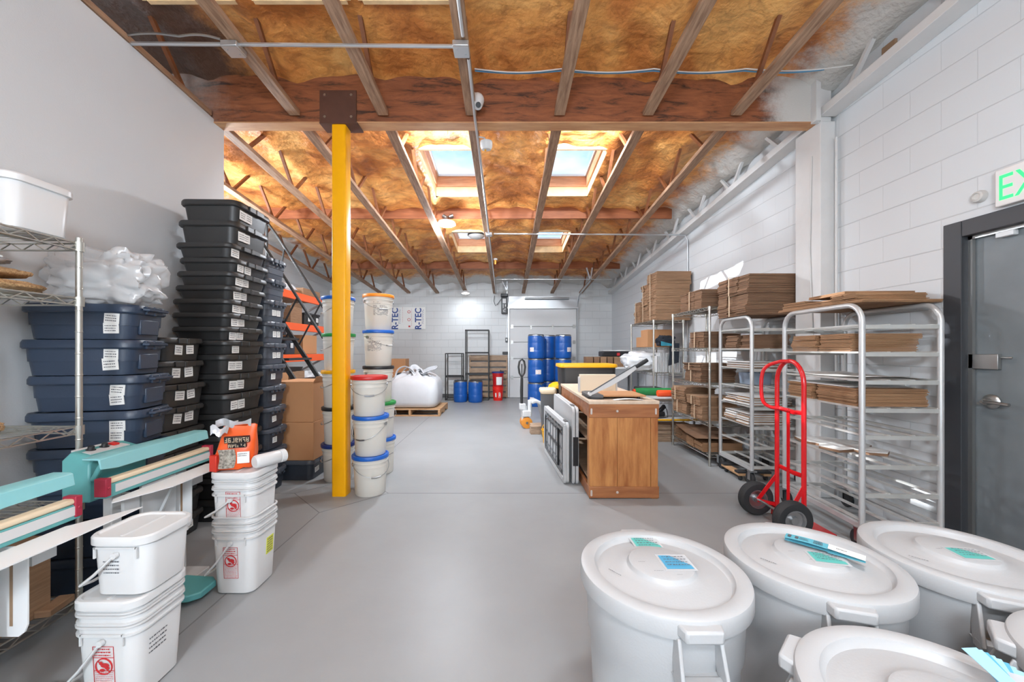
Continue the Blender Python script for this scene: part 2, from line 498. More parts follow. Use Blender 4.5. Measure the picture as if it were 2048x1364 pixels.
class MB:
    def __init__(self):
        self.v, self.f, self.m, self.cm = [], [], [], 0

    def mat(self, i):
        self.cm = i
        return self

    def add(self, vs, fs, M=None):
        b = len(self.v)
        for p in vs:
            p = Vector(p)
            if M is not None:
                p = M @ p
            self.v.append(p)
        for f in fs:
            self.f.append(tuple(b + i for i in f))
            self.m.append(self.cm)
        return self

    def box(self, x0, x1, y0, y1, z0, z1, M=None):
        vs = [(x0, y0, z0), (x1, y0, z0), (x1, y1, z0), (x0, y1, z0), (x0, y0, z1), (x1, y0, z1), (x1, y1, z1), (x0, y1, z1)]
        return self.add(vs, [(3, 2, 1, 0), (4, 5, 6, 7), (0, 1, 5, 4), (1, 2, 6, 5), (2, 3, 7, 6), (3, 0, 4, 7)], M)

    def cbox(self, c, s, M=None):
        return self.box(c[0] - s[0] / 2, c[0] + s[0] / 2, c[1] - s[1] / 2, c[1] + s[1] / 2, c[2] - s[2] / 2, c[2] + s[2] / 2, M)

    def bar(self, p0, p1, w, h, up=(0, 0, 1)):
        """rectangular bar from p0 to p1, h along up, w across"""
        p0, p1 = Vector(p0), Vector(p1)
        d = (p1 - p0)
        L = d.length
        d.normalize()
        u = Vector(up)
        s = d.cross(u)
        if s.length < 1e-4:
            u = Vector((1, 0, 0))
            s = d.cross(u)
        s.normalize()
        u = s.cross(d)
        M = Matrix(((d.x, s.x, u.x, p0.x), (d.y, s.y, u.y, p0.y), (d.z, s.z, u.z, p0.z), (0, 0, 0, 1)))
        return self.box(0, L, -w / 2, w / 2, -h / 2, h / 2, M)

    def tube(self, pts, r, n=8, closed=False, M=None, ry=None):
        pts = [Vector(p) for p in pts]
        N = len(pts)
        vs, fs = [], []
        prev = None
        for i, p in enumerate(pts):
            if closed:
                d = pts[(i + 1) % N] - pts[i - 1]
            else:
                d = pts[min(i + 1, N - 1)] - pts[max(i - 1, 0)]
            d.normalize()
            if prev is None:
                a = Vector((0, 0, 1)) if abs(d.z) < 0.9 else Vector((1, 0, 0))
                s = d.cross(a).normalized()
            else:
                s = prev - d * prev.dot(d)
                s.normalize()
            prev = s
            u = d.cross(s)
            rr = r[i] if isinstance(r, (list, tuple)) else r
            r2 = ry if ry else rr
            for k in range(n):
                t = 2 * PI * (k + 0.5) / n
                vs.append(p + s * (math.cos(t) * rr) + u * (math.sin(t) * r2))
        for i in range(N if closed else N - 1):
            a, b = i * n, ((i + 1) % N) * n
            for k in range(n):
                k2 = (k + 1) % n
                fs.append((a + k, a + k2, b + k2, b + k))
        if not closed:
            fs.append(tuple(range(n - 1, -1, -1)))
            fs.append(tuple((N - 1) * n + k for k in range(n)))
        return self.add(vs, fs, M)

    def cyl(self, p0, p1, r, n=16, r1=None):
        return self.tube([p0, p1], [r, r if r1 is None else r1], n)

    def lathe(self, prof, n=32, M=None):
        vs, fs, rings = [], [], []
        for (r, z) in prof:
            if r < 1e-6:
                rings.append((len(vs), 1))
                vs.append((0, 0, z))
            else:
                rings.append((len(vs), n))
                for k in range(n):
                    t = 2 * PI * k / n
                    vs.append((r * math.cos(t), r * math.sin(t), z))
        for (a, na), (b, nb) in zip(rings, rings[1:]):
            for k in range(n):
                k2 = (k + 1) % n
                if na == 1 and nb == 1:
                    continue
                if na == 1:
                    fs.append((a, b + k2, b + k))
                elif nb == 1:
                    fs.append((a + k, a + k2, b))
                else:
                    fs.append((a + k, a + k2, b + k2, b + k))
        return self.add(vs, fs, M)

    def loft(self, secs, cap0=True, cap1=True, M=None):
        n = len(secs[0])
        vs = [p for s in secs for p in s]
        fs = []
        for i in range(len(secs) - 1):
            for k in range(n):
                k2 = (k + 1) % n
                fs.append((i * n + k, i * n + k2, (i + 1) * n + k2, (i + 1) * n + k))
        if cap0:
            fs.append(tuple(range(n - 1, -1, -1)))
        if cap1:
            fs.append(tuple((len(secs) - 1) * n + k for k in range(n)))
        return self.add(vs, fs, M)

    def prism(self, poly, z0, z1, M=None):
        return self.loft([[(x, y, z0) for x, y in poly], [(x, y, z1) for x, y in poly]], M=M)

    def grid(self, fn, nu, nv, M=None, wrap=False):
        vs = [fn(i / nu, j / nv) for j in range(nv + 1) for i in range(nu + 1)]
        fs = []
        for j in range(nv):
            for i in range(nu):
                a = j * (nu + 1) + i
                fs.append((a, a + 1, a + nu + 2, a + nu + 1))
        return self.add(vs, fs, M)

    def build(self, name, mats, parent=None, bevel=0.0, smooth=38, loc=None, segs=2):
        me = bpy.data.meshes.new(name)
        me.from_pydata([tuple(p) for p in self.v], [], self.f)
        if not isinstance(mats, (list, tuple)):
            mats = [mats]
        for m in mats:
            me.materials.append(m)
        if len(mats) > 1:
            me.polygons.foreach_set('material_index', self.m)
        me.update()
        if smooth:
            me.polygons.foreach_set('use_smooth', [True] * len(me.polygons))
            me.set_sharp_from_angle(angle=math.radians(smooth))
        o = bpy.data.objects.new(name, me)
        COL.objects.link(o)
        if parent is not None:
            o.parent = parent
        if loc is not None:
            o.location = loc
        if bevel:
            md = o.modifiers.new('edge', 'BEVEL')
            md.width = bevel
            md.segments = segs
            md.limit_method = 'ANGLE'
            md.angle_limit = math.radians(42)
        return o


def curve_pts(pts, n=6):
    """Catmull-Rom curve through the points"""
    P = [Vector(p) for p in pts]
    P = [P[0] * 2 - P[1]] + P + [P[-1] * 2 - P[-2]]
    out = []
    for i in range(1, len(P) - 2):
        for k in range(n):
            t = k / n
            a, b, c, d = P[i - 1], P[i], P[i + 1], P[i + 2]
            out.append(0.5 * ((2 * b) + (c - a) * t + (2 * a - 5 * b + 4 * c - d) * t * t + (3 * b - a - 3 * c + d) * t ** 3))
    return out + [P[-2]]


def rrect(w, d, r, z, n=4, cx=0.0, cy=0.0):
    r = min(r, w / 2 - 1e-4, d / 2 - 1e-4)
    pts = []
    for (sx, sy, a0) in ((1, -1, -90), (1, 1, 0), (-1, 1, 90), (-1, -1, 180)):
        for k in range(n + 1):
            a = math.radians(a0 + 90 * k / n)
            pts.append((cx + sx * (w / 2 - r) + r * math.cos(a), cy + sy * (d / 2 - r) + r * math.sin(a), z))
    return pts


def arc(c, r, a0, a1, n, plane='xz', off=0.0):
    out = []
    for k in range(n + 1):
        a = math.radians(a0 + (a1 - a0) * k / n)
        u, v = c[0] + r * math.cos(a), c[1] + r * math.sin(a)
        out.append({'xz': (u, off, v), 'yz': (off, u, v), 'xy': (u, v, off)}[plane])
    return out


_txt = {}


def text_geo(s, bold=False):
    """flat letter shapes, cap height about 0.7, from the built-in font"""
    if (s, bold) in _txt:
        return _txt[s, bold]
    cu = bpy.data.curves.new('t', 'FONT')
    cu.body = s
    cu.size = 1.0
    cu.resolution_u = 3
    cu.offset = 0.025 if bold else 0.0
    cu.align_x = 'CENTER'
    o = bpy.data.objects.new('t', cu)
    COL.objects.link(o)
    bpy.context.view_layer.update()
    dg = bpy.context.evaluated_depsgraph_get()
    me = o.evaluated_get(dg).to_mesh()
    vs = [tuple(v.co) for v in me.vertices]
    fs = [tuple(p.vertices) for p in me.polygons]
    o.evaluated_get(dg).to_mesh_clear()
    bpy.data.objects.remove(o)
    bpy.data.curves.remove(cu)
    _txt[s, bold] = (vs, fs)
    return vs, fs


def scribble(mb, w, h, rows, M, seed=0, fill=0.8, th=0.45):
    """rows of short pen strokes lying in the local xy plane, centred, like tiny unreadable print"""
    rr = random.Random(seed)
    for k in range(rows):
        y = h / 2 - (k + 0.5) * h / rows
        x = -w / 2
        while x < w / 2 * fill:
            L = rr.uniform(0.05, 0.13) * w
            hh = h / rows * th * rr.uniform(0.6, 1.0)
            mb.add([(x, y - hh / 2, 0), (min(x + L, w / 2), y - hh / 2, 0), (min(x + L, w / 2), y + hh / 2, 0), (x, y + hh / 2, 0)], [(0, 1, 2, 3)], M)
            x += L + rr.uniform(0.02, 0.05) * w


def face_M(pos, face, roll=0.0):
    """local xy plane laid on a face whose outward normal is +x, -x, -y, +y or +z; local x reads left to right, y up"""
    if face == '+x':
        B = Matrix(((0, 0, 1, 0), (1, 0, 0, 0), (0, 1, 0, 0), (0, 0, 0, 1)))
    elif face == '-x':
        B = Matrix(((0, 0, -1, 0), (-1, 0, 0, 0), (0, 1, 0, 0), (0, 0, 0, 1)))
    elif face == '-y':
        B = Matrix(((1, 0, 0, 0), (0, 0, -1, 0), (0, 1, 0, 0), (0, 0, 0, 1)))
    elif face == '+y':
        B = Matrix(((-1, 0, 0, 0), (0, 0, 1, 0), (0, 1, 0, 0), (0, 0, 0, 1)))
    else:
        B = Matrix.Identity(4)
    return T(*pos) @ B @ RZ(roll)


def sticker(pos, face, w, h, parent, seed=0, roll=0.0, rows=3, name='label_sticker', tilt=0.0, paper=None):
    mb = MB()
    M = face_M(pos, face, roll) @ RX(tilt)
    mb.box(-w / 2, w / 2, -h / 2, h / 2, -0.002, 0.0012, M)
    mb.mat(1)
    scribble(mb, w * 0.8, h * 0.7, rows, M @ T(0, 0, 0.0018), seed)
    return mb.build(name, [paper or m_paper, m_ink], parent, smooth=0)


def tag(o, label=None, cat=None, group=None, kind=None):
    if label:
        o['label'] = label
    if cat:
        o['category'] = cat
    if group:
        o['group'] = group
    if kind:
        o['kind'] = kind
    return o


def thing(name, label, cat, loc=(0, 0, 0), rz=0.0, group=None):
    o = bpy.data.objects.new(name, None)
    o.empty_display_size = 0.05
    COL.objects.link(o)
    o.location = loc
    o.rotation_euler = (0, 0, rz)
    return tag(o, label, cat, group)


def dup(root, loc, rz=0.0, label=None, group=None):
    r = root.copy()
    COL.objects.link(r)
    r.location = loc
    r.rotation_euler = (0, 0, rz)
    if label:
        r['label'] = label
    if group:
        r['group'] = group
    for ch in KIDS(root):
        c = ch.copy()
        COL.objects.link(c)
        c.parent = r
        for g in KIDS(ch):
            d = g.copy()
            COL.objects.link(d)
            d.parent = c
    return r


def KIDS(o):
    return list(o.children)


def struct(mb, name, mats, label=None, parent=None, **k):
    o = mb.build(name, mats, parent, **k)
    if parent is None:
        o['kind'] = 'structure'
        if label:
            o['label'] = label
    return o


ORD = ['topmost', 'second from the top', 'third from the top', 'fourth from the top', 'fifth from the top', 'sixth from the top',
       'seventh from the top', 'eighth from the top', 'ninth from the top', 'tenth from the top', 'eleventh from the top', 'twelfth from the top',
       'thirteenth from the top', 'fourteenth from the top', 'fifteenth from the top', 'sixteenth from the top', 'seventeenth from the top', 'eighteenth from the top']

# ------------------------------------------------------------------ room shell
YB, XR, XL, XP, YF, YPE = 10.37, 2.85, -4.55, -2.55, -2.4, 3.48
mb = MB()
mb.box(XL - 0.1, XR + 0.1, YF - 0.1, YB + 0.1, -0.1, 0.0)
floor = struct(mb, 'floor', m_floor, 'smooth grey epoxy concrete floor', smooth=0)
j = MB()
for (a, b) in (((-1.47, -2.3), (-1.47, 3.03)), ((-1.47, 3.86), (-1.47, 10.3)), ((-1.05, 3.44), (2.8, 3.44)), ((-4.5, 3.44), (-1.89, 3.44)),
               ((-1.47, 3.03), (-1.05, 3.44)), ((-1.05, 3.44), (-1.47, 3.86)), ((-1.47, 3.86), (-1.89, 3.44)), ((-1.89, 3.44), (-1.47, 3.03))):
    j.bar((a[0], a[1], 0.0002), (b[0], b[1], 0.0002), 0.007, 0.0012)
j.build('floor_joint', m_joint, floor, smooth=0)


def zc(Y):      # underside of the truss bottom chords: the roof falls towards the back
    return 2.79 + 0.0753 * (10.2 - Y)


def zf(Y):      # underside of the foam
    return 3.71 - 0.0753 * (Y - 3.36)


mb = MB()
mb.box(XL, XR, YB, YB + 0.12, 0, 4.2)
struct(mb, 'wall_back', m_blockY, 'white painted concrete block wall behind the drums', smooth=0)
# right wall with the doorway cut out
DY0, DY1, DH = 1.42, 2.50, 2.085
mb = MB()
mb.box(XR, XR + 0.15, DY1, YB, 0, 4.2)
mb.box(XR, XR + 0.15, YF, DY0, 0, 4.2)
mb.box(XR, XR + 0.15, DY0, DY1, DH, 4.2)
struct(mb, 'wall_right', m_blockX, 'white painted concrete block wall with the exit door', smooth=0)
mb = MB()
mb.box(XL - 0.12, XL, YF, YB, 0, 4.2)
struct(mb, 'wall_left', m_blockX, 'white painted block wall behind the orange rack', smooth=0)
mb = MB()
mb.box(XL, XR, YF - 0.12, YF, 0, 4.2)
struct(mb, 'wall_front', m_wall, smooth=0)
# partition: its top follows the roof slope
mb = MB()
y0, y1 = YF, YPE
za, zb = 3.287 + 0.0753 * (y1 - y0), 3.287
mb.add([(XP - 0.12, y0, 0), (XP, y0, 0), (XP, y1, 0), (XP - 0.12, y1, 0), (XP - 0.12, y0, za), (XP, y0, za), (XP, y1, zb), (XP - 0.12, y1, zb)],
       [(3, 2, 1, 0), (4, 5, 6, 7), (0, 1, 5, 4), (1, 2, 6, 5), (2, 3, 7, 6), (3, 0, 4, 7)])
struct(mb, 'wall_partition', m_wall, 'smooth white plasterboard partition beside the tote stacks', smooth=0)

# foam ceiling with four skylight openings
SKY = [(-1.0, -0.34, 4.44, 5.54), (0.50, 1.17, 4.44, 5.54), (-1.0, -0.34, 6.91, 8.0), (0.50, 1.17, 6.91, 8.0),
       (-1.0, -0.34, 2.17, 2.68), (-1.77, -1.11, 2.17, 2.68), (-2.50, -1.88, 2.17, 2.68)]
xs = sorted(set([XL - 0.05, XR + 0.05] + [s[0] for s in SKY] + [s[1] for s in SKY]))
ys = sorted(set([YF - 0.05, YB + 0.05] + [s[2] for s in SKY] + [s[3] for s in SKY]))


def fill(vals, step):
    out = []
    for a, b in zip(vals, vals[1:]):
        n = max(1, round((b - a) / step))
        out += [a + (b - a) * k / n for k in range(n)]
    return out + [vals[-1]]


xs, ys = fill(xs, 0.05), fill(ys, 0.045)
from mathutils import noise as mnoise
TX = [-0.30 + 0.763 * k for k in range(-5, 5)]


def foam_d(x, y):
    d = mnoise.noise(Vector((x * 1.7, y * 1.3, 0.3))) * 0.035 + mnoise.noise(Vector((x * 5, y * 4, 2.0))) * 0.022 + mnoise.noise(Vector((x * 13, y * 11, 5.0))) * 0.009
    if y > 3.4:
        d += 0.03 * abs(mnoise.noise(Vector((x * 2.4, y * 3.1, 9.0)))) + 0.022 * mnoise.noise(Vector((x * 7, y * 9, 7.0))) - 0.02
    for tx in TX:      # foam runs thicker along each truss top chord
        d -= 0.055 * math.exp(-((x - tx) / 0.11) ** 2)
    for yy in (6.1, 8.87):
        d += 0.035 * math.exp(-((y - yy) / 0.12) ** 2)
    for yy in (3.42,):
        d -= 0.05 * math.exp(-((y - yy) / 0.16) ** 2)
    d -= 0.10 * max(0.0, min(1.0, (x - 2.45) / 0.4)) + 0.08 * max(0.0, min(1.0, (y - 9.9) / 0.4))
    return d


mb = MB()
nx, ny = len(xs), len(ys)
vs = [(x, y, zf(y) + foam_d(x, y)) for y in ys for x in xs]
fs = []
for jj in range(ny - 1):
    for ii in range(nx - 1):
        cx, cy = (xs[ii] + xs[ii + 1]) / 2, (ys[jj] + ys[jj + 1]) / 2
        if any(s[0] < cx < s[1] and s[2] < cy < s[3] for s in SKY):
            continue
        a = jj * nx + ii
        fs.append((a, a + nx, a + nx + 1, a + 1))
mb.add(vs, fs)
struct(mb, 'ceiling', m_foam, 'orange spray foam roof underside with white overspray by the walls', smooth=60)
mb = MB()      # roof deck above the foam, with the same openings
for a, b in zip(sorted(set([YF - .1, YB + .1] + [s[2] for s in SKY] + [s[3] for s in SKY])), sorted(set([YF - .1, YB + .1] + [s[2] for s in SKY] + [s[3] for s in SKY]))[1:]):
    ym = (a + b) / 2
    cuts = sorted([(s[0], s[1]) for s in SKY if s[2] < ym < s[3]])
    x = XL - 0.1
    for c in cuts + [(XR + 0.1, None)]:
        z = zf(ym) + 0.16
        dz = 0.0753 * (b - a) / 2
        mb.add([(x, a, z + dz), (c[0], a, z + dz), (c[0], b, z - dz), (x, b, z - dz), (x, a, z + dz + .05), (c[0], a, z + dz + .05), (c[0], b, z - dz + .05), (x, b, z - dz + .05)],
               [(3, 2, 1, 0), (4, 5, 6, 7), (0, 1, 5, 4), (1, 2, 6, 5), (2, 3, 7, 6), (3, 0, 4, 7)])
        if c[1] is None:
            break
        x = c[1]
struct(mb, 'ceiling_deck', m_purlin, smooth=0)
# skylights
for i, (x0, x1, y0, y1) in enumerate(SKY):
    zt0, zt1 = zf(y0) + 0.22, zf(y1) + 0.22
    w = MB()
    for (ax, ay, bx, by) in ((x0, y0, x1, y0), (x1, y0, x1, y1), (x1, y1, x0, y1), (x0, y1, x0, y0)):
        dx, dy = (0.0, 0.0)
        nxn, nyn = (by - ay), -(bx - ax)
        L = math.hypot(nxn, nyn)
        nxn, nyn = nxn / L * 0.03, nyn / L * 0.03
        za0, zb0 = zf(ay) - 0.05, zf(by) - 0.05
        zm0, zm1 = zf(ay) + 0.08, zf(by) + 0.08
        zz0, zz1 = zf(ay) + 0.22, zf(by) + 0.22
        for (l0, l1, h0, h1, off, mi) in ((za0, zb0, zm0, zm1, 1.0, 1), (zm0, zm1, zz0, zz1, -0.6, 0)):
            w.mat(mi)
            ox, oy = nxn * off, nyn * off
            w.add([(ax, ay, l0), (bx, by, l1), (bx, by, h1), (ax, ay, h0), (ax + ox, ay + oy, l0), (bx + ox, by + oy, l1), (bx + ox, by + oy, h1), (ax + ox, ay + oy, h0)],
                  [(0, 1, 2, 3), (7, 6, 5, 4), (0, 4, 5, 1), (1, 5, 6, 2), (2, 6, 7, 3), (3, 7, 4, 0)])
    wo = struct(w, 'window_%d' % (i + 1), [m_curb, m_foamcut], 'skylight well framed in wood and cut foam', smooth=0)
    f = MB()
    for (ax, ay, bx, by) in ((x0, y0, x1, y0), (x1, y0, x1, y1), (x1, y1, x0, y1), (x0, y1, x0, y0)):
        f.bar((ax, ay, zf(ay) + 0.235), (bx, by, zf(by) + 0.235), 0.08, 0.03)
    f.build('window_frame', m_whitewood, wo, smooth=0)
    g = MB()
    g.add([(x0, y0, zt0 + .02), (x1, y0, zt0 + .02), (x1, y1, zt1 + .02), (x0, y1, zt1 + .02)], [(0, 1, 2, 3)])
    g.build('window_pane', m_glass, wo, smooth=0)

# glulam beam and the two rows of blocking
mb = MB()
mb.box(XP - 0.02, 2.80, 3.36, 3.48, 3.27, 4.0)
bo = struct(mb, 'ceiling_beam', m_glulam, 'dark stained timber main beam across the room', smooth=0)
u = MB()
u.box(XP - 0.02, 2.80, 3.358, 3.482, 3.262, 3.272)
u.build('beam_soffit', m_glulam2, bo, smooth=0)
mb = MB()
mb.box(XL, XP - 0.02, 3.36, 3.48, 3.27, 4.0)
struct(mb, 'ceiling_beam', m_glulam, smooth=0)
for yy in (6.1, 8.87):
    mb = MB()
    mb.box(-3.9, 2.62, yy - 0.02, yy + 0.02, zf(yy) - 0.145, zf(yy) + 0.05)
    struct(mb, 'ceiling_blocking', m_purlin, smooth=0)

# trusses: bottom chord plus zig-zag webs; the outermost one on the right is painted white
ordn = ['first', 'second', 'third', 'fourth', 'fifth', 'sixth', 'seventh', 'eighth', 'ninth']


def truss(k, ya, yb, bay, nm):
    x = -0.30 + 0.763 * k
    white = k == 4
    t = thing('roof_truss', nm, 'roof truss', (x, 0, 0), 0, 'open web roof trusses ' + bay)
    c = MB()
    w = 0.092
    c.add([(-w / 2, ya, zc(ya)), (w / 2, ya, zc(ya)), (w / 2, yb, zc(yb)), (-w / 2, yb, zc(yb)),
           (-w / 2, ya, zc(ya) + .042), (w / 2, ya, zc(ya) + .042), (w / 2, yb, zc(yb) + .042), (-w / 2, yb, zc(yb) + .042)],
          [(3, 2, 1, 0), (4, 5, 6, 7), (0, 1, 5, 4), (1, 2, 6, 5), (2, 3, 7, 6), (3, 0, 4, 7)])
    if white:
        c.box(0.046, 0.09, ya, yb, zc(yb) - .02, zc(yb) + 0.02)
        c = MB()
        c.add([(-.04, ya, zc(ya) - .01), (.098, ya, zc(ya) - .01), (.098, yb, zc(yb) - .01), (-.04, yb, zc(yb) - .01),
               (-.04, ya, zc(ya) + .06), (.098, ya, zc(ya) + .06), (.098, yb, zc(yb) + .06), (-.04, yb, zc(yb) + .06)],
              [(3, 2, 1, 0), (4, 5, 6, 7), (0, 1, 5, 4), (1, 2, 6, 5), (2, 3, 7, 6), (3, 0, 4, 7)])
    c.build('bottom_chord', m_whitewood if white else m_chord, t, smooth=0, bevel=0.004)
    n0 = 3.84 if bay == 'behind the beam' else 3.12
    ynodes = [n0 + 0.86 * q for q in range(-6, 9)]
    for yn in ynodes:
        for s in (-1, 1):
            ye = yn + s * 0.40
            if min(yn, ye) < ya + 0.02 or max(yn, ye) > yb - 0.01:
                continue
            m = MB()
            m.bar((0, yn + s * 0.015, zc(yn) + 0.03), (0, ye, zf(ye) + 0.06), 0.03, 0.03, (1, 0, 0))
            m.build('web', m_whitewood if white else m_web, t, smooth=0)
    return t


for k in range(-3, 5):
    p = 5 - (k + 1) if k < 4 else 0
    nm = ('white painted roof truss against the right wall, in front of the beam' if k == 4 else
          '%s bare wood roof truss left of the white one, in front of the beam' % ordn[3 - k])
    truss(k, 0.2, 3.33, 'in front of the beam', nm)
for k in range(-5, 5):
    nm = ('white painted roof truss along the right wall, behind the beam' if k == 4 else
          '%s bare wood roof truss left of the white one, behind the beam' % ordn[3 - k])
    truss(k, 3.50, 10.25, 'behind the beam', nm)

# white ledger angle on the right wall pilaster, pilaster itself
mb = MB()
mb.box(2.72, XR, 3.33, 3.62, 0.0, 3.262)
struct(mb, 'trim_1', m_whitewood, 'white painted pilaster carrying the beam on the right wall', smooth=0, bevel=0.006)
mb = MB()
mb.box(2.66, 2.82, 3.34, 3.36, 3.25, 3.62)
mb.box(2.66, 2.70, 3.30, 3.34, 3.25, 3.62)
struct(mb, 'trim_2', m_whitewood, 'white painted steel beam bracket at the pilaster', smooth=0)
mb = MB()
mb.box(-4.5, -0.9, YB - 0.015, YB, 0, 0.10)
struct(mb, 'baseboard_back', m_dgrey, smooth=0)

# door in the right wall
fr = MB()
fw = 0.10
fr.box(XR - 0.012, XR + 0.10, DY1 - fw, DY1, 0, DH)
fr.box(XR - 0.012, XR + 0.10, DY0, DY0 + fw, 0, DH)
fr.box(XR - 0.012, XR + 0.10, DY0 + fw + .0005, DY1 - fw - .0005, DH - fw, DH)
fo = struct(fr, 'door_frame', m_frame, 'dark grey steel door frame in the right wall', smooth=0, bevel=0.004)
s = MB()
s.box(XR + 0.03, XR + 0.05, DY1 - fw, DY1 - fw - 0.022, 0.01, DH - fw)
s.box(XR + 0.03, XR + 0.05, DY0 + fw, DY1 - fw, DH - fw - 0.02, DH - fw)
s.build('door_stop', m_satin, fo, smooth=0)
d = MB()
d.box(XR + 0.055, XR + 0.10, DY0 + fw, DY1 - fw - 0.012, 0.01, DH - fw - 0.012)
do = struct(d, 'door_1', m_door, 'scuffed grey steel exit door with lever handle', smooth=0)
dark = MB()
dark.box(XR + 0.11, XR + 0.15, DY0, DY1, 0, DH)
struct(dark, 'door_recess', m_dark, smooth=0)
hy, hz = 2.295, 0.972
h = MB()
M = T(XR + 0.05, hy, hz) @ RY(-PI / 2)
h.lathe([(0, 0), (0.042, 0), (0.044, 0.008), (0.036, 0.018), (0.02, 0.022), (0.018, 0.05), (0, 0.052)], 24, M)
h.tube([(XR + 0.0, hy, hz), (XR - 0.012, hy - 0.02, hz), (XR - 0.014, hy - 0.06, hz), (XR - 0.008, hy - 0.12, hz - 0.004)], 0.010, 8)
h.cyl((XR - 0.004, hy, hz), (XR - 0.02, hy, hz), 0.008, 10)
h.build('door_handle', m_satin, do)
l = MB()
l.box(XR + 0.03, XR + 0.055, 2.255, 2.40, 1.165, 1.255)
l.cyl((XR + 0.03, 2.24, 1.235), (XR + 0.03, 2.19, 1.235), 0.006, 8)
l.build('door_latch', m_satin, do, bevel=0.006)
l = MB()
l.box(XR + 0.02, XR + 0.055, 2.18, 2.26, 1.935, 1.965)
l.build('door_contact', m_white, do, bevel=0.004)

# garage door in the back wall
GX0, GX1, GZ = 0.10, 1.885, 2.38
g = MB()
zz = [0.0, 0.545, 1.05, 1.49, 1.91, GZ]
for a, b in zip(zz, zz[1:]):
    g.box(GX0, GX1, YB - 0.045, YB - 0.005, a + 0.006, b - 0.006)
go = struct(g, 'door_2', m_garage, 'white sectional overhead garage door behind the drums', smooth=0, bevel=0.006)
h = MB()
for z in zz[1:-1]:
    for x in (GX0 + 0.06, GX1 - 0.06):
        h.box(x - 0.035, x + 0.035, YB - 0.056, YB - 0.045, z - 0.05, z + 0.05)
for x in (0.67, 1.25):
    h.box(x - 0.02, x + 0.02, YB - 0.056, YB - 0.045, zz[4] - 0.07, zz[4] + 0.05)
h.build('door_hinge', m_satin, go, smooth=0)
t = MB()
for x in (GX0 - 0.03, GX1 + 0.03):
    pts = [(x, YB - 0.07, 0.02), (x, YB - 0.07, 2.55)]
    if x > 1:
        pts = [(x, YB - 0.07, 0.02), (x, YB - 0.07, 2.40), (x, YB - 0.11, 2.55), (x, YB - 0.25, 2.68), (x, YB - 0.5, 2.75), (x, YB - 1.6, 2.86)]
    t.tube(pts, 0.022, 4)
t.box(GX0 - 0.06, GX1 + 0.05, YB - 0.10, YB - 0.04, GZ + 0.005, GZ + 0.05)
t.cyl((GX0 + 0.4, YB - 0.09, 2.66), (GX1 - 0.2, YB - 0.09, 2.66), 0.03, 12)
t.box(GX0 - 0.03, GX1 + 0.03, YB - 0.02, YB - 0.005, GZ + 0.05, 2.72)
t.build('door_track', m_galv, go, smooth=40)
t = MB()
t.bar((0.03, YB - 0.09, 2.5), (0.03, YB - 0.09, 3.22), 0.03, 0.03)
t.bar((0.03, YB - 0.09, 2.85), (-0.14, YB - 0.09, 3.2), 0.03, 0.03)
t.bar((1.915, 8.75, 2.86), (1.83, 8.75, 3.15), 0.03, 0.03)
t.bar((1.915, 8.75, 2.86), (1.96, 8.75, 3.15), 0.03, 0.03)
t.build('track_brace', m_galv, go, smooth=0)

# ------------------------------------------------------------------ storage totes
def make_tote(W, D, H, m_body, m_lid, label, loc, rz=0, group=None, ribs=2, latch_faces=('+x',), rad=0.045, ink=0, stickers=2, lid_h=0.032, notch=True):
    t = thing('storage_tote', label, 'tote', loc, rz, group)
    b = MB()
    hb = H - lid_h
    k = 0.90
    secs = []
    nstep = ribs
    for i in range(nstep + 1):
        f0 = i / (nstep + 1)
        f1 = (i + 1) / (nstep + 1)
        s0 = k + (0.965 - k) * f0
        s1 = k + (0.965 - k) * f1
        secs.append(rrect(W * s0 - 0.02 + 0.008 * (i > 0), D * s0 - 0.02 + 0.008 * (i > 0), rad, hb * f0 + (0.004 if i == 0 else 0), 5))
        secs.append(rrect(W * s1 - 0.02, D * s1 - 0.02, rad, hb * f1, 5))
    secs.insert(0, rrect(W * k - 0.05, D * k - 0.05, rad * 0.8, 0.0, 5))
    b.loft(secs, True, False)
    b.build('body', m_body, t, smooth=30)
    l = MB()
    l.loft([rrect(W - 0.012, D - 0.012, rad + .01, hb - 0.012, 5), rrect(W, D, rad + .012, hb - 0.004, 5), rrect(W, D, rad + .012, hb + lid_h * .55, 5),
            rrect(W - 0.012, D - 0.012, rad + .01, hb + lid_h, 5), rrect(W - 0.05, D - 0.05, rad, hb + lid_h, 5),
            rrect(W - 0.062, D - 0.062, rad, hb + lid_h - .006, 5)], True, True)
    if notch:
        for fx in latch_faces:
            s = 1 if fx == '+x' else -1
            for q in range(4):
                l.cbox((s * (W / 2 - 0.004), (q - 1.5) * D * 0.17, hb - 0.022), (0.016, D * 0.05, 0.018))
    l.build('lid', m_lid, t, smooth=30)
    for fx in latch_faces:
        h = MB()
        x = W / 2 if fx == '+x' else -W / 2
        s = 1 if fx == '+x' else -1
        h.box(x - 0.01, x + s * 0.009, -D * 0.20, D * 0.20, hb - 0.012, hb + lid_h - 0.002)
        h.box(x - 0.01, x + s * 0.013, -D * 0.03, D * 0.03, hb - 0.016, hb + lid_h - 0.001)
        h.build('latch', m_lid, t, bevel=0.004)
    return t


def tote_stickers(t, W, D, H, spots, seed, w=0.072, h=0.062, face='+x'):
    for q, (u, z, tl) in enumerate(spots):
        s = 0.90 + 0.065 * z / (H - .032)
        if face == '+x':
            pos = ((W * s - 0.02) / 2 + 0.004, u, z)
        else:
            pos = (u, -(D * s - 0.02) / 2 - 0.004, z)
        sticker(pos, face, w * R.uniform(.92, 1.1), h * R.uniform(.95, 1.1), t, seed + q, tl, rows=3, tilt=0.03 if face == '+x' else 0.03)


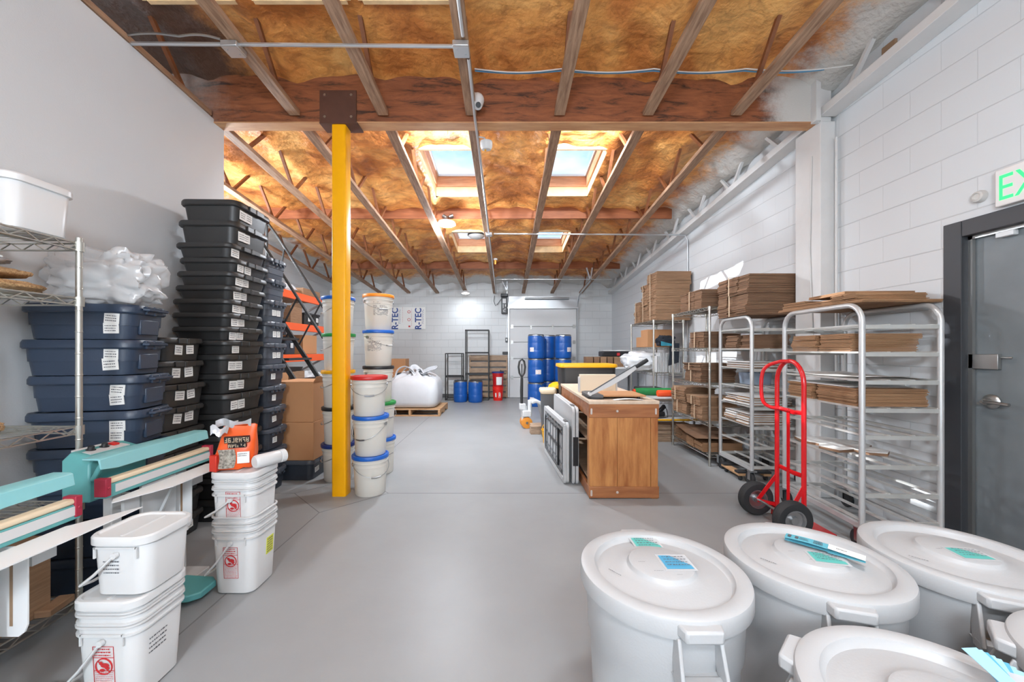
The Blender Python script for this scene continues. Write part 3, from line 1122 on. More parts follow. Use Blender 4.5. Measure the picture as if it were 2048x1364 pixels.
# navy totes beside the shelf
BW, BD, BH = 0.53, 0.31, 0.190
for i in range(8):
    z = (7 - i) * 0.1906
    rz = math.radians(R.uniform(9, 13))
    t = make_tote(BW, BD, BH, m_bluetote, m_bluetote, 'navy blue storage tote %s of the stack behind the chrome shelf' % (ORD[i] if i < 7 else 'lowest'),
                  (-2.272 + R.uniform(-.010, .010) + 0.007 * i, 2.155 + R.uniform(-.01, .01), z), rz, 'navy totes behind the chrome shelf', ribs=1, rad=0.06, notch=False, lid_h=0.036)
    h = MB()
    h.tube([(BW / 2 + .004, -.085, BH - 0.02), (BW / 2 + .022, -.075, BH - .022), (BW / 2 + .022, .075, BH - .022), (BW / 2 + .004, .085, BH - .02)], 0.009, 8)
    h.build('handle', m_bluetote, t)
    p = MB()
    p.box(BW * .475 - .02, BW * .475 - .004, -.07, .07, 0.03, 0.115)
    p.build('end_panel', m_bluetote, t, bevel=0.005)
    tote_stickers(t, BW, BD, BH, ((BW * .30, .115, R.uniform(-.1, .05)), (BW * .29, .062, R.uniform(-.1, .1))), 100 + i * 7, 0.070, 0.058, '-y')

# black totes: front column by the navy stack
bz = [1.36, 1.205, 1.052, 0.90, 0.748, 0.597, 0.447, 0.298, 0.149]
for i, zt in enumerate(bz):
    H = zt - (bz[i + 1] if i + 1 < len(bz) else 0)
    t = make_tote(0.355, 0.40 - (0.03 if i == 0 else 0), H, m_blacktote, m_blacktote, 'black storage tote %s of the front column, next to the navy totes' % ORD[i],
                  (-2.345 + R.uniform(-.008, .008), 2.605 + R.uniform(-.008, .008) - (.01 if i == 0 else 0), zt - H), math.radians(R.uniform(-1, 4)), 'black totes in the front column', ribs=0, notch=False, lid_h=0.026)
    tote_stickers(t, 0.355, 0.40, H, ((-.035 + R.uniform(-.03, .03), .075, R.uniform(-.15, .1)), (.05, .078, R.uniform(-.1, .1)))[:1 if i in (5, 7) else 2], 300 + i * 5, 0.066, 0.062)
# tall column against the partition
az = [2.396, 2.236, 2.072, 1.964, 1.862, 1.76, 1.657, 1.555, 1.452, 1.35, 1.245, 1.10, 0.95, 0.80, 0.642, 0.486, 0.328, 0.168]
for i, zt in enumerate(az):
    H = zt - (az[i + 1] if i + 1 < len(az) else 0)
    lean = 0.02 if i < 2 else -0.012 * min(i, 9) + 0.02
    t = make_tote(0.44, 0.46, H, m_blacktote, m_blacktote, 'black storage tote %s of the tall column by the partition wall' % ORD[i],
                  (-2.225 + lean * .5 + R.uniform(-.008, .008), 3.06 + R.uniform(-.012, .012), zt - H), math.radians(R.uniform(-2, 2)), 'black totes in the tall column', ribs=0, notch=False,
                  lid_h=0.026 if H < .12 else .03, rad=.055)
    zs = (H - .03) * .52
    tote_stickers(t, 0.44, 0.46, H, ((-.14 + R.uniform(-.02, .02), zs, R.uniform(-.06, .06)), (-.06, zs, R.uniform(-.06, .06)))[:1 if i in (2, 9, 13) else 2], 500 + i * 5, 0.072, min(.064, H * .55))
# slate column
n = 11
for i in range(n):
    H = 2.107 / n
    zt = 2.107 - i * H
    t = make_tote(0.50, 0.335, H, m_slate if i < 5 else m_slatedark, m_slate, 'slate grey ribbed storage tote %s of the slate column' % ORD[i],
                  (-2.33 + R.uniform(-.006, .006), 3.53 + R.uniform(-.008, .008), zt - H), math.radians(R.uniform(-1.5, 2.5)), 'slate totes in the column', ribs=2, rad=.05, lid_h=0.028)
    if i > 1:
        tote_stickers(t, 0.50, 0.335, H, ((-.035, .085, R.uniform(-.08, .08)), (.03, .085, R.uniform(-.08, .08)))[:2 if i < 5 else 1], 700 + i * 3, 0.056, 0.055)
# slate tote on the floor with the two cartons on it
t = make_tote(0.42, 0.50, 0.20, m_slatedark, m_slate, 'slate grey storage tote on the floor under two brown cartons', (-2.0, 3.97, 0), 0, None, ribs=2, rad=.05, lid_h=.03, notch=False)
t.location = (-2.09, 3.99, 0)
tote_stickers(t, .42, .50, .2, ((-.12, .09, .1),), 760, .075, .05)


def carton(name, label, W, D, H, loc, rz=0, m=None, flaps=False, cat='carton', group=None, tape=True, top_open=False):
    t = thing(name, label, cat, loc, rz, group)
    b = MB()
    if top_open:
        b.loft([rrect(W, D, .004, 0, 1), rrect(W, D, .004, H, 1), rrect(W - .012, D - .012, .003, H, 1), rrect(W - .012, D - .012, .003, H - .06, 1)])
    else:
        b.box(-W / 2, W / 2, -D / 2, D / 2, 0, H)
    b.build('box', m or m_cardbox, t, bevel=0.004)
    f = MB()
    if flaps:
        f.box(-W / 2, W / 2, -D / 2 - 0.002, -D / 2 + .002, H, H + 0.001)
        f.bar((0, -D / 2, H + .003), (0, D / 2, H + .003), W - .004, 0.004)
        f.bar((W / 2, 0, H), (W / 2 + .03, 0, H + .055), D - .01, 0.004, (1, 0, 1))
        f.bar((-W / 2 + .002, -D / 2, H + .002), (W / 2 - .02, -D / 2 + .01, H + .002), 0.004, 0.006)
        f.build('flap', m or m_cardbox, t, smooth=0)
    elif tape:
        f.bar((-W / 2 - .0008, 0, H + .0006), (W / 2 + .0008, 0, H + .0006), 0.05, 0.0012)
        f.build('tape', m_strap, t, smooth=0)
    return t


carton('cardboard_carton', 'large brown cardboard carton resting directly on the slate tote by the yellow post', 0.40, 0.42, 0.372, (-2.08, 3.97, 0.2005))
carton('cardboard_carton', 'large brown cardboard carton with raised flap, upper of two by the yellow post', 0.39, 0.42, 0.39, (-2.08, 3.975, 0.5740), flaps=True)

# crumpled clear bags on the navy stack
def blob(name, mats, label, cat, c, s, seed, parent=None, nu=28, nv=16, rough=0.25, flat=0.0, freq=2.2, ridge=0.0, group=None, sm=50):
    """a sagging sack or film bundle: noisy superellipsoid that sits flat at the bottom"""
    mb = MB()
    vs, fs = [], []
    off = Vector((seed * 3.1, seed * 1.7, seed * .9))
    for j in range(nv + 1):
        th = PI * j / nv
        for i in range(nu):
            ph = 2 * PI * i / nu
            d = Vector((math.sin(th) * math.cos(ph), math.sin(th) * math.sin(ph), math.cos(th)))
            q = 0.75
            e = Vector([math.copysign(abs(a) ** q, a) for a in d])
            r = 1 + rough * mnoise.noise(d * freq + off) + rough * .5 * mnoise.noise(d * freq * 2.7 + off)
            if ridge:
                r += ridge * (abs(mnoise.noise(d * freq * 2.1 + off * 2)) * 2 - .5)
            p = Vector((e.x * s[0] * r, e.y * s[1] * r, e.z * s[2] * r))
            lo = -s[2] * (1 - flat)
            if p.z < lo:
                p.z = lo
            vs.append(p + Vector(c) + Vector((0, 0, s[2] * (1 - flat))))
    for j in range(nv):
        for i in range(nu):
            i2 = (i + 1) % nu
            fs.append((j * nu + i, (j + 1) * nu + i, (j + 1) * nu + i2, j * nu + i2))
    mb.add(vs, fs)
    o = mb.build(name, mats, parent, smooth=sm)
    if parent is None:
        tag(o, label, cat, group)
    return o


blob('plastic_bag', m_film, 'big crumpled clear plastic bag on top of the navy totes', 'bag', (-2.22, 2.15, 1.527), (.27, .14, .15), 3, rough=.26, freq=1.7, ridge=.16, nu=60, nv=36, sm=80)

# ------------------------------------------------------------------ chrome wire shelving
def wire_shelf(parent, W, D, z, m, step=0.034, name='wire_shelf', along='x'):
    s = MB()
    x0, x1, y0, y1 = -W / 2, W / 2, -D / 2, D / 2
    for zz, r in ((z, .0043), (z - .032, .0043)):
        s.tube([(x0, y0, zz), (x1, y0, zz)], r, 5)
        s.tube([(x0, y1, zz), (x1, y1, zz)], r, 5)
        s.tube([(x0, y0, zz), (x0, y1, zz)], r, 5)
        s.tube([(x1, y0, zz), (x1, y1, zz)], r, 5)
    for (a, b) in (((x0, y0), (x1, y0)), ((x0, y1), (x1, y1)), ((x0, y0), (x0, y1)), ((x1, y0), (x1, y1))):
        L = math.hypot(b[0] - a[0], b[1] - a[1])
        n = max(4, round(L / 0.05))
        pts = [(a[0] + (b[0] - a[0]) * q / n, a[1] + (b[1] - a[1]) * q / n, z if q % 2 else z - .032) for q in range(n + 1)]
        s.tube(pts, .0031, 4)
    if along == 'x':
        n = round(D / step)
        for q in range(1, n):
            y = y0 + D * q / n
            s.tube([(x0, y, z + .003), (x1, y, z + .003)], .0030, 4)
        for q in (1, 2):
            x = x0 + W * q / 3
            s.tube([(x, y0, z - .002), (x, y1, z - .002)], .003, 4)
    else:
        n = round(W / step)
        for q in range(1, n):
            x = x0 + W * q / n
            s.tube([(x, y0, z + .003), (x, y1, z + .003)], .0030, 4)
        for q in (1, 2):
            y = y0 + D * q / 3
            s.tube([(x0, y, z - .002), (x1, y, z - .002)], .003, 4)
    for x in (x0, x1):
        for y in (y0, y1):
            s.cyl((x, y, z - .038), (x, y, z + .006), .019, 10)
    return s.build(name, m, parent)


def wire_unit(label, W, D, H, levels, loc, m, group=None, step=.034, along='x'):
    t = thing('wire_shelving', label, 'shelving unit', loc, 0, group)
    for x in (-W / 2, W / 2):
        for y in (-D / 2, D / 2):
            p = MB()
            p.lathe([(0, 0), (.012, 0), (.014, .012), (.0127, .03), (.0127, H), (0, H + .003)], 10, T(x, y, 0))
            for q in range(int(H / .1)):
                p.lathe([(.0127, .06 + q * .1), (.0136, .062 + q * .1), (.0136, .066 + q * .1), (.0127, .068 + q * .1)], 10, T(x, y, 0))
            p.build('post', m, t)
    for z in levels:
        wire_shelf(t, W, D, z, m, step, along=along)
    return t


SX0, SX1, SY0, SY1 = -2.46, -1.985, 0.62, 1.79
wire_unit('chrome wire shelving unit beside the teal sealers', SX1 - SX0, SY1 - SY0, 1.80, (0.12, 0.575, 0.925, 1.52, 1.775), ((SX0 + SX1) / 2, (SY0 + SY1) / 2, 0), m_chrome)

# goods on it
def square_pail(label, W, H, loc, rz=0, lid=False, hollow=True, prints=(), bail=None, group=None, m=None, D=None, rimflanges=(0.0, .03), name='square_pail', taper=.88):
    m = m or m_clearpail
    D = D or W
    t = thing(name, label, 'pail', loc, rz, group)
    b = MB()
    w0, d0 = W * taper, D * taper
    rc = .045
    o = [rrect(w0 - .02, d0 - .02, rc - .008, 0, 6), rrect(w0, d0, rc, .008, 6)]
    ftop = H
    o.append(rrect(W, D, rc + .005, ftop - .001, 6))
    for f in sorted(rimflanges, reverse=True):
        pass
    b.loft(o + [rrect(W - .0012, D - .0012, rc + .0046, ftop, 6), rrect(w0 - .0012, d0 - .0012, rc - .0006, .009, 6), rrect(w0 - .03, d0 - .03, rc - .008, .003, 6)], True, True)
    for f in rimflanges:
        z = H - f
        s = taper + (1 - taper) * z / H
        ww, dd = W * s, D * s
        b.loft([rrect(ww - .0004, dd - .0004, rc + .004, z - .007, 6), rrect(ww + .016, dd + .016, rc + .010, z - .006, 6), rrect(ww + .016, dd + .016, rc + .010, z, 6), rrect(ww - .0004, dd - .0004, rc + .004, z + .001, 6)], False, False)
    b.build('tub', m, t, smooth=40)
    if lid:
        l = MB()
        l.loft([rrect(W + .006, D + .006, rc + .008, H - .022, 6), rrect(W + .018, D + .018, rc + .012, H - .020, 6), rrect(W + .018, D + .018, rc + .012, H + .004, 6), rrect(W + .008, D + .008, rc + .008, H + .010, 6),
                rrect(W - .012, D - .012, rc, H + .010, 6), rrect(W - .022, D - .022, rc - .004, H + .003, 6)], True, True)
        l.bar((0, -D / 2 + .02, H + .004), (0, D / 2 - .02, H + .004), 0.012, 0.006)
        l.build('lid', m_white, t, smooth=40)
    if bail:
        z = H - .055
        s = taper + (1 - taper) * z / H
        h = MB()
        e = D * s / 2 + .012
        drop = bail
        h.tube([(0.0, -e, z), (-W * .30, -e - .006, z - drop * .62), (-W * s / 2 - .012, -e - .002, z - drop), (-W * s / 2 - .02, -e * .6, z - drop - .012),
                (-W * s / 2 - .02, e * .6, z - drop - .012), (-W * s / 2 - .012, e + .002, z - drop), (-W * .30, e + .006, z - drop * .62), (0, e, z)], .0052, 6)
        h.cyl((0, -e - .004, z), (0, -e + .009, z), .011, 10)
        h.build('bail_handle', m_white, t)
        for q in (-1, 1):
            e2 = MB()
            y = q * (D * s / 2 + .0055)
            e2.box(-.075, .075, y - .003, y + .003, z + .022, z + .028)
            e2.box(-.078, -.072, y - .003, y + .003, z - .012, z + .028)
            e2.box(.072, .078, y - .003, y + .003, z - .012, z + .028)
            e2.build('ear_plate', m, t, smooth=0)
    for p in prints:
        warn_panel(t, W, D, H, taper, *p)
    return t


def warn_panel(t, W, D, H, taper, kind, u, z):
    s = taper + (1 - taper) * z / H
    mb = MB()
    lean = math.atan((1 - taper) * W / 2 / H)
    if kind == 'warn':     # red outlined child-safety panel: lines of print, circle and bar over a figure at a bucket
        M = face_M((u, -(D * s) / 2 - .0022, z), '-y') @ RX(-lean * -1)
        w, h = .075, .165
        for (x0, x1, y0, y1) in ((-w / 2, w / 2, h / 2 - .0015, h / 2), (-w / 2, w / 2, -h / 2, -h / 2 + .0015), (-w / 2, -w / 2 + .0015, -h / 2, h / 2), (w / 2 - .0015, w / 2, -h / 2, h / 2),
                                 (-w / 2, w / 2, h / 2 - .042, h / 2 - .0405), (-w / 2, w / 2, -.008, -.0065)):
            mb.box(x0, x1, y0, y1, -.0006, .0006, M)
        scribble(mb, w * .84, .034, 3, M @ T(0, h / 2 - .021, .0005), 5)
        c = (0, h / 2 - .0735)
        mb.tube([(c[0] + .029 * math.cos(a * PI / 12), c[1] + .029 * math.sin(a * PI / 12), 0) for a in range(24)], .0022, 4, True, M)
        mb.bar(Vector((-.02, c[1] + .02, .0004)), Vector((.02, c[1] - .02, .0004)), .003, .001) if False else None
        mb.add([(-.022, c[1] + .019, .0008), (-.019, c[1] + .022, .0008), (.022, c[1] - .019, .0008), (.019, c[1] - .022, .0008)], [(0, 3, 2, 1)], M)
        for (x, y, a, b2) in ((-.010, .012, .007, .007), (.004, .004, .016, .009), (.014, -.006, .007, .006), (-.006, -.014, .010, .006)):
            mb.add([(x + a * math.cos(q * PI / 5), c[1] + y + b2 * math.sin(q * PI / 5), .0006) for q in range(10)], [tuple(range(10))], M)
        mb.mat(1)
        scribble(mb, w * .84, .07, 9, M @ T(0, -h / 2 + .038, .0005), 9, fill=.9)
        mb.build('warning_print', [m_redink, m_pinkink], t, smooth=0)
    elif kind == 'text':
        M = face_M((W * s / 2 + .0022, u, z), '+x') @ RX(lean)
        scribble(mb, .075, .07, 4, M, 21, th=.35)
        mb.build('printed_text', m_ink, t, smooth=0)
    elif kind == 'textf':
        M = face_M((u, -(D * s) / 2 - .0022, z), '-y') @ RX(lean)
        scribble(mb, .06, .055, 4, M, 22, th=.35)
        mb.build('printed_text', m_ink, t, smooth=0)
    elif kind == 'yellow':
        M = face_M((W * s / 2 + .0022, u, z), '+x') @ RX(lean)
        mb.box(-.03, .03, -.045, .045, -.0015, .0004, M)
        mb.mat(1)
        scribble(mb, .05, .08, 6, M @ T(0, 0, .0008), 31)
        mb.build('yellow_label', [mat('yellow_note', (214, 216, 84), .7), m_ink], t, smooth=0)


square_pail('white square pail with lid and bail on the top wire shelf', 0.245, 0.215, (-2.118, 1.668, 1.782), 0, lid=True, bail=.075, prints=(('textf', -.03, .12),), m=m_white, D=.24, rimflanges=(0,), name='square_pail', taper=.9)
blob('chip_bag', [m_chips], 'lower clear bag of wood chips on the second wire shelf', 'bag', (-2.19, 1.62, 1.529), (.17, .13, .024), 5, rough=.15, nu=30, nv=12)
blob('chip_bag', [m_chips], 'middle clear bag of wood chips on the second wire shelf', 'bag', (-2.21, 1.60, 1.588), (.15, .12, .022), 6, rough=.15, nu=30, nv=12)
o = blob('chip_bag', [m_silver], 'topmost grey bag with white label on the second wire shelf', 'bag', (-2.24, 1.58, 1.642), (.12, .11, .022), 9, rough=.2, nu=30, nv=12)
s = MB()
s.box(-2.20, -2.13, 1.54, 1.63, 1.674, 1.680, None)
s.mat(1)
s.box(-2.187, -2.15, 1.57, 1.60, 1.6798, 1.6808)
s.build('white_label', [m_paper, m_ink], o, smooth=0)
blob('seed_bag', [m_chips], 'clear bag of pale chips on the third wire shelf', 'bag', (-2.17, 1.50, 0.932), (.12, .12, .03), 12, rough=.15, nu=30, nv=12)
carton('cardboard_carton', 'brown carton on the bottom wire shelf behind the white tray', 0.36, 0.42, 0.33, (-2.20, 1.50, 0.127), 0, m=m_card)
f = carton('cardboard_flap', 'open brown box flap lying on the bottom wire shelf by the chrome post', 0.06, .12, .03, (-2.003, 1.71, .129), 0.2, m=m_card, tape=False, cat='cardboard')

# ------------------------------------------------------------------ square pails in two floor stacks
W = .232
G = 'square white pails in the left floor stack'
for i in range(3):
    square_pail('square white pail %s of the nested left floor stack' % ['lowest', 'middle', 'top'][i], W, 0.295, (-1.437, 1.487, 0.040 * i), 0, lid=(i == 2),
                prints=((('warn', 0.0, .14), ('text', -.02, .18)) if i == 0 else ()), bail=.15 if i == 0 else None, group=G)
square_pail('short square white pail with lid standing on the left pail stack', .215, 0.212, (-1.402, 1.492, 0.3865), 0, lid=True, bail=.105, prints=(('textf', -.02, .11),), group=None, m=m_white, rimflanges=(0,), taper=.9)
G = 'square white pails in the stack under the orange bag'
for i in range(3):
    square_pail('square white pail %s of the lower nest under the orange bag' % ['lowest', 'middle', 'top'][i], W, 0.33, (-1.43, 2.118, 0.04 * i), 0,
                prints=((('warn', -0.005, .17), ('yellow', .03, .20)) if i == 0 else ()), bail=.16 if i == 0 else None, group=G)
for i in range(3):
    square_pail('square white pail %s of the upper nest under the orange bag' % ['lowest', 'middle', 'top'][i], W, 0.33, (-1.43, 2.118, 0.225 + 0.038 * i), 0, lid=(i == 2),
                prints=((('warn', 0.01, .235),) if i == 0 else ()), bail=.085 if i == 0 else None, group=G)

# orange seed bag and the white jar on top of them
zt = .225 + .076 + .33 + .012
t = thing('seed_bag', 'orange and black printed seed bag with clear front standing on the square pails', 'bag', (-1.476, 2.10, zt), math.radians(18))
b = MB()
n = 22
prof = [(.0, .084, .050), (.02, .092, .062), (.08, .092, .064), (.13, .086, .052), (.17, .082, .030), (.20, .080, .014), (.225, .080, .006)]
secs = []
for (z, a, c) in prof:
    ring = []
    for k in range(n):
        th = 2 * PI * k / n
        e = 0.55
        x = math.copysign(abs(math.cos(th)) ** e, math.cos(th)) * a
        y = math.copysign(abs(math.sin(th)) ** e, math.sin(th)) * c
        q = 1 + .05 * mnoise.noise(Vector((x * 30, y * 30, z * 22)))
        ring.append((x * q + z * .12, y * q, z + .012 * mnoise.noise(Vector((x * 25, y * 9, 4)))))
    secs.append(ring)
b.loft(secs)
b.build('bag', m_orangebag, t, smooth=50)
w = MB()
w.grid(lambda u, v: (-.062 + .075 * u + .01 * math.sin(v * 3), -.066 - .006 * math.sin(PI * u), .012 + .10 * v), 6, 6)
w.build('clear_window', m_seed, t)
w = MB()
for (x, y0, wd, hh) in ((.02, .155, .014, .030),):
    pass
for row, (zz, hh, cnt, x0) in enumerate(((.160, .026, 7, -.045), (.133, .018, 5, -.02))):
    for q in range(cnt):
        M = T(x0 + q * .0165 + zz * .12, -.045 - (.02 if row else 0) + row * .004, zz) @ RX(.25)
        w.mat(0)
        w.box(-.0085, .0085, -.012, .004, -hh / 2 - .003, hh / 2 + .003, M)
        w.mat(1)
        rq = random.Random(q * 3 + row * 11)
        for (x0_, x1_, z0_, z1_) in ((-.0062, -.003, -.5, .5), (-.0062, .0058, .32, .5), (-.0062, .0058, -.5, -.34), (.0026, .0058, -.5, .1), (.0026, .0058, .0, .5), (-.004, .0058, -.07, .09)):
            if rq.random() < .62:
                w.box(x0_, x1_, -.0135, -.004, z0_ * hh, z1_ * hh, M)
w.build('bold_lettering', [m_blk, m_strap], t, smooth=0)
w = MB()
w.box(.03, .085, -.072, -.064, .035, .095)
w.mat(1)
scribble(w, .045, .02, 2, face_M((.055, -.0735, .08), '-y'), 3)
w.build('white_label', [m_paper, m_ink], t, bevel=0)
w = MB()
w.grid(lambda u, v: (-.092 + .075 * u, -.058 + .03 * u * v - .008, .19 + .05 * v * (1 - .4 * u) + .012 * math.sin(9 * u)), 8, 4)
w.grid(lambda u, v: (-.092 + .17 * u, .0 + .012 * math.sin(11 * u), .215 + .04 * v + .012 * math.sin(7 * u)), 10, 3)
w.build('torn_top', m_silver, t)
w = MB()
w.prism([(-.10, -.06), (-.06, -.085), (-.055, -.05), (-.09, -.04)], .0, .085)
w.build('side_gusset', m_redbag, t, bevel=.004)
t = thing('plastic_jar', 'white plastic jar lying on its side on the square pails', 'jar', (-1.308, 2.125, zt + .037), math.radians(62))
b = MB()
M = RY(PI / 2)
b.lathe([(0, -.078), (.028, -.078), (.034, -.072), (.036, -.06), (.036, .05), (.031, .058)], 28, M)
b.build('jar_body', m_white, t)
b = MB()
b.lathe([(.033, .056), (.036, .058), (.036, .085), (.033, .088), (.0, .088)], 28, M)
b.lathe([(.0, .0886), (.024, .0886), (.026, .0896), (.0, .0896)], 24, M)
b.build('screw_lid', m_white, t)

# ------------------------------------------------------------------ foot-operated impulse sealers
def sealer(label, loc, L):
    """jaws run along local y from 0 (near) to L (far); the aisle is +x"""
    t = thing('impulse_sealer', label, 'sealing machine', loc, 0, None)
    z = 0.682
    y0_ = loc[1]
    st = MB()
    st.box(-.06, -.02, L * .12, L * .20, .02, z - .02)
    st.box(-.06, -.02, L * (.70 if y0_ > 1 else .42), L * (.80 if y0_ > 1 else .5), .02, z - .02)
    st.box(.0, .016, L * .30, L * .62, .20, z - .05)
    st.box(-.09, .04, L * .05, L * .95, .0, .03)
    st.build('stand', m_greysteel, t, bevel=.004)
    p = MB()
    p.prism([(.0, -.10), (.02, -.10), (.16, -.085), (.20, -.05), (.20, .05), (.16, .085), (.0, .10)], .028, .062, T(.02, L * .55, 0))
    p.bar((.02, L * .55, .045), (-.06, L * .55, .10), .05, .02)
    p.build('foot_pedal', m_teald, t, bevel=.006)
    b = MB()      # lower jaw beam
    b.box(-.022, .030, 0, L, z - .045, z + .012)
    b.build('lower_jaw', m_teald, t, bevel=.003)
    s = MB()
    s.box(.028, .033, .04, L - .02, z - .028, z + .006)
    s.build('jaw_plate', m_greysteel, t, smooth=0)
    r = MB()
    r.box(-.014, .030, .012, L - .012, z + .012, z + .034)
    r.build('sealing_bar', m_cream, t, bevel=.008)
    for y in (-.006, L - .022):
        e = MB()
        e.box(-.016, .036, y, y + .024, z - .036, z + .042)
        e.cyl((.034, y + .012, z), (.040, y + .012, z), .006, 8)
        e.build('end_cap', m_maroon, t, bevel=.005)
    a = MB()      # upper arm, raised and hinged at the rear
    prof = [(-.075, .132), (-.008, .132), (.002, .126), (.010, .070), (.004, .070), (-.006, .120), (-.075, .122)]
    secs = []
    for (y, dz, sc_) in ((.0, -.012, .75), (L * .12, 0, 1.0), (L * .55, 0, 1.0), (L * .66, .0, .86), (L, .0, .8)):
        secs.append([(-.075 + (x + .075) * (1 if i in (0, 6) else 1), y, z + .0 + (zz * sc_ + (1 - sc_) * .115) + dz * 0) for i, (x, zz) in enumerate(prof)])
    a.loft(secs)
    for y in (L * .28, L * .55, L * .82):
        a.cyl((-.004, y, z + .102), (.004, y, z + .102), .006, 8)
    a.build('upper_arm', m_teal, t, bevel=.002)
    h = MB()      # control housing behind the arm
    hx0, hx1, hy0, hy1 = -.198, -.075, .03, L * .50
    h.loft([[(hx0, hy0, z - .075), (hx1, hy0, z - .075), (hx1, hy1, z - .075), (hx0, hy1, z - .075)],
            [(hx0, hy0, z + .11), (hx1, hy0, z + .09), (hx1, hy1, z + .09), (hx0, hy1, z + .11)],
            [(hx0 + .02, hy0 + .02, z + .145), (hx1 - .01, hy0 + .03, z + .120), (hx1 - .01, hy1 - .02, z + .120), (hx0 + .02, hy1 - .02, z + .145)]])
    h.bar((-.07, hy0 + .01, z + .02), (-.03, hy0 + .01, z + .09), .02, .02)
    h.cyl((hx1 - .005, hy0 + .04, z + .03), (hx1 + .008, hy0 + .04, z + .03), .011, 10)
    h.build('control_housing', m_teald, t, bevel=.012)
    c = MB()
    S = T(-.155, (hy0 + hy1) / 2, z + .1345) @ RY(.168)
    c.box(-.045, .045, -.095, .085, -.004, .004, S)
    co = c.build('control_panel', m_greysteel, t, smooth=0)
    for y in (-.055, .005):
        k = MB()
        k.lathe([(.018, .004), (.018, .006), (.013, .006), (.011, .022), (0, .022)], 14, S @ T(0, y, 0))
        k.build('knob', m_blk, co)
    k = MB()
    k.box(-.016, .016, .035, .062, .004, .014, S)
    k.build('rocker_switch', m_red, co, bevel=.002)
    tr = MB()      # white work tray reaching towards the aisle, tapering to a corner
    zt_ = z - .052
    tr.prism([(.04, .02), (.075, -.02), (.10, .03), (.165, L * .30), (.165, L * .80), (.155, L + .12), (.05, L * .92), (.04, L * .9)], zt_ - .004, zt_)
    tr.prism([(.072, -.02), (.078, -.02), (.168, L * .30), (.168, L * .55), (.162, L * .55)], zt_ - .05, zt_ - .004) if False else None
    tr.build('work_tray', m_whitesteel, t, smooth=0)
    for (u0, u1) in ((.10, .22), (.72, .84)):
        br = MB()
        br.box(.035, .05, L * u0, L * u1, z - .14, zt_ - .004)
        br.build('tray_bracket', m_greysteel, t, smooth=0)
    br = MB()
    br.bar((.1, L * .45, zt_ - .004), (.02, L * .45, z - .22), .012, .012)
    br.build('tray_strut', m_greysteel, t, smooth=0)
    br = MB()
    P = [(-.15, -.30), (-.03, -.30), (-.01, -.285), (.0, -.26), (.0, 0), (-.15, 0)]
    br.prism(P, 0, .005, Matrix(((1, 0, 0, .07), (0, 0, -1, L * .68), (0, 1, 0, zt_ - .006), (0, 0, 0, 1))))
    br.mat(1)
    br.box(.012, .022, L * .68 - .0065, L * .68 - .0055, zt_ - .27, zt_ - .06)
    br.build('hanging_panel', [m_whitesteel, m_brownplate], t, smooth=0)
    return t


sealer('teal foot pedal impulse sealer standing further back, by the orange bag', (-1.755, 1.66, 0), 0.60)
sealer('teal foot pedal impulse sealer in front, next to the short lidded pail', (-1.665, 0.88, 0), 0.60)

# ------------------------------------------------------------------ yellow post and round pails
t = thing('support_post', 'bright yellow square steel post under the timber beam', 'post', (-1.462, 3.42, 0))
b = MB()
b.loft([rrect(.122, .122, .014, 0, 3), rrect(.122, .122, .014, 3.2495, 3)])
b.build('shaft', m_yellow, t)
b = MB()
b.box(-.16, .16, -.071, -.064, 3.258, 3.54)
b.box(-.16, .17, -.075, .075, 3.250, 3.2605)
b.box(-.16, .16, .064, .071, 3.258, 3.54)
bo = b.build('saddle_bracket', m_brownsteel, t, smooth=0)
for x in (-.115, .115):
    for z in (3.31, 3.50):
        q = MB()
        q.lathe([(.0, .008), (.012, .008), (.014, .0)], 6, T(x, -.066, z) @ RX(PI / 2))
        q.build('bolt', m_steelring, bo)


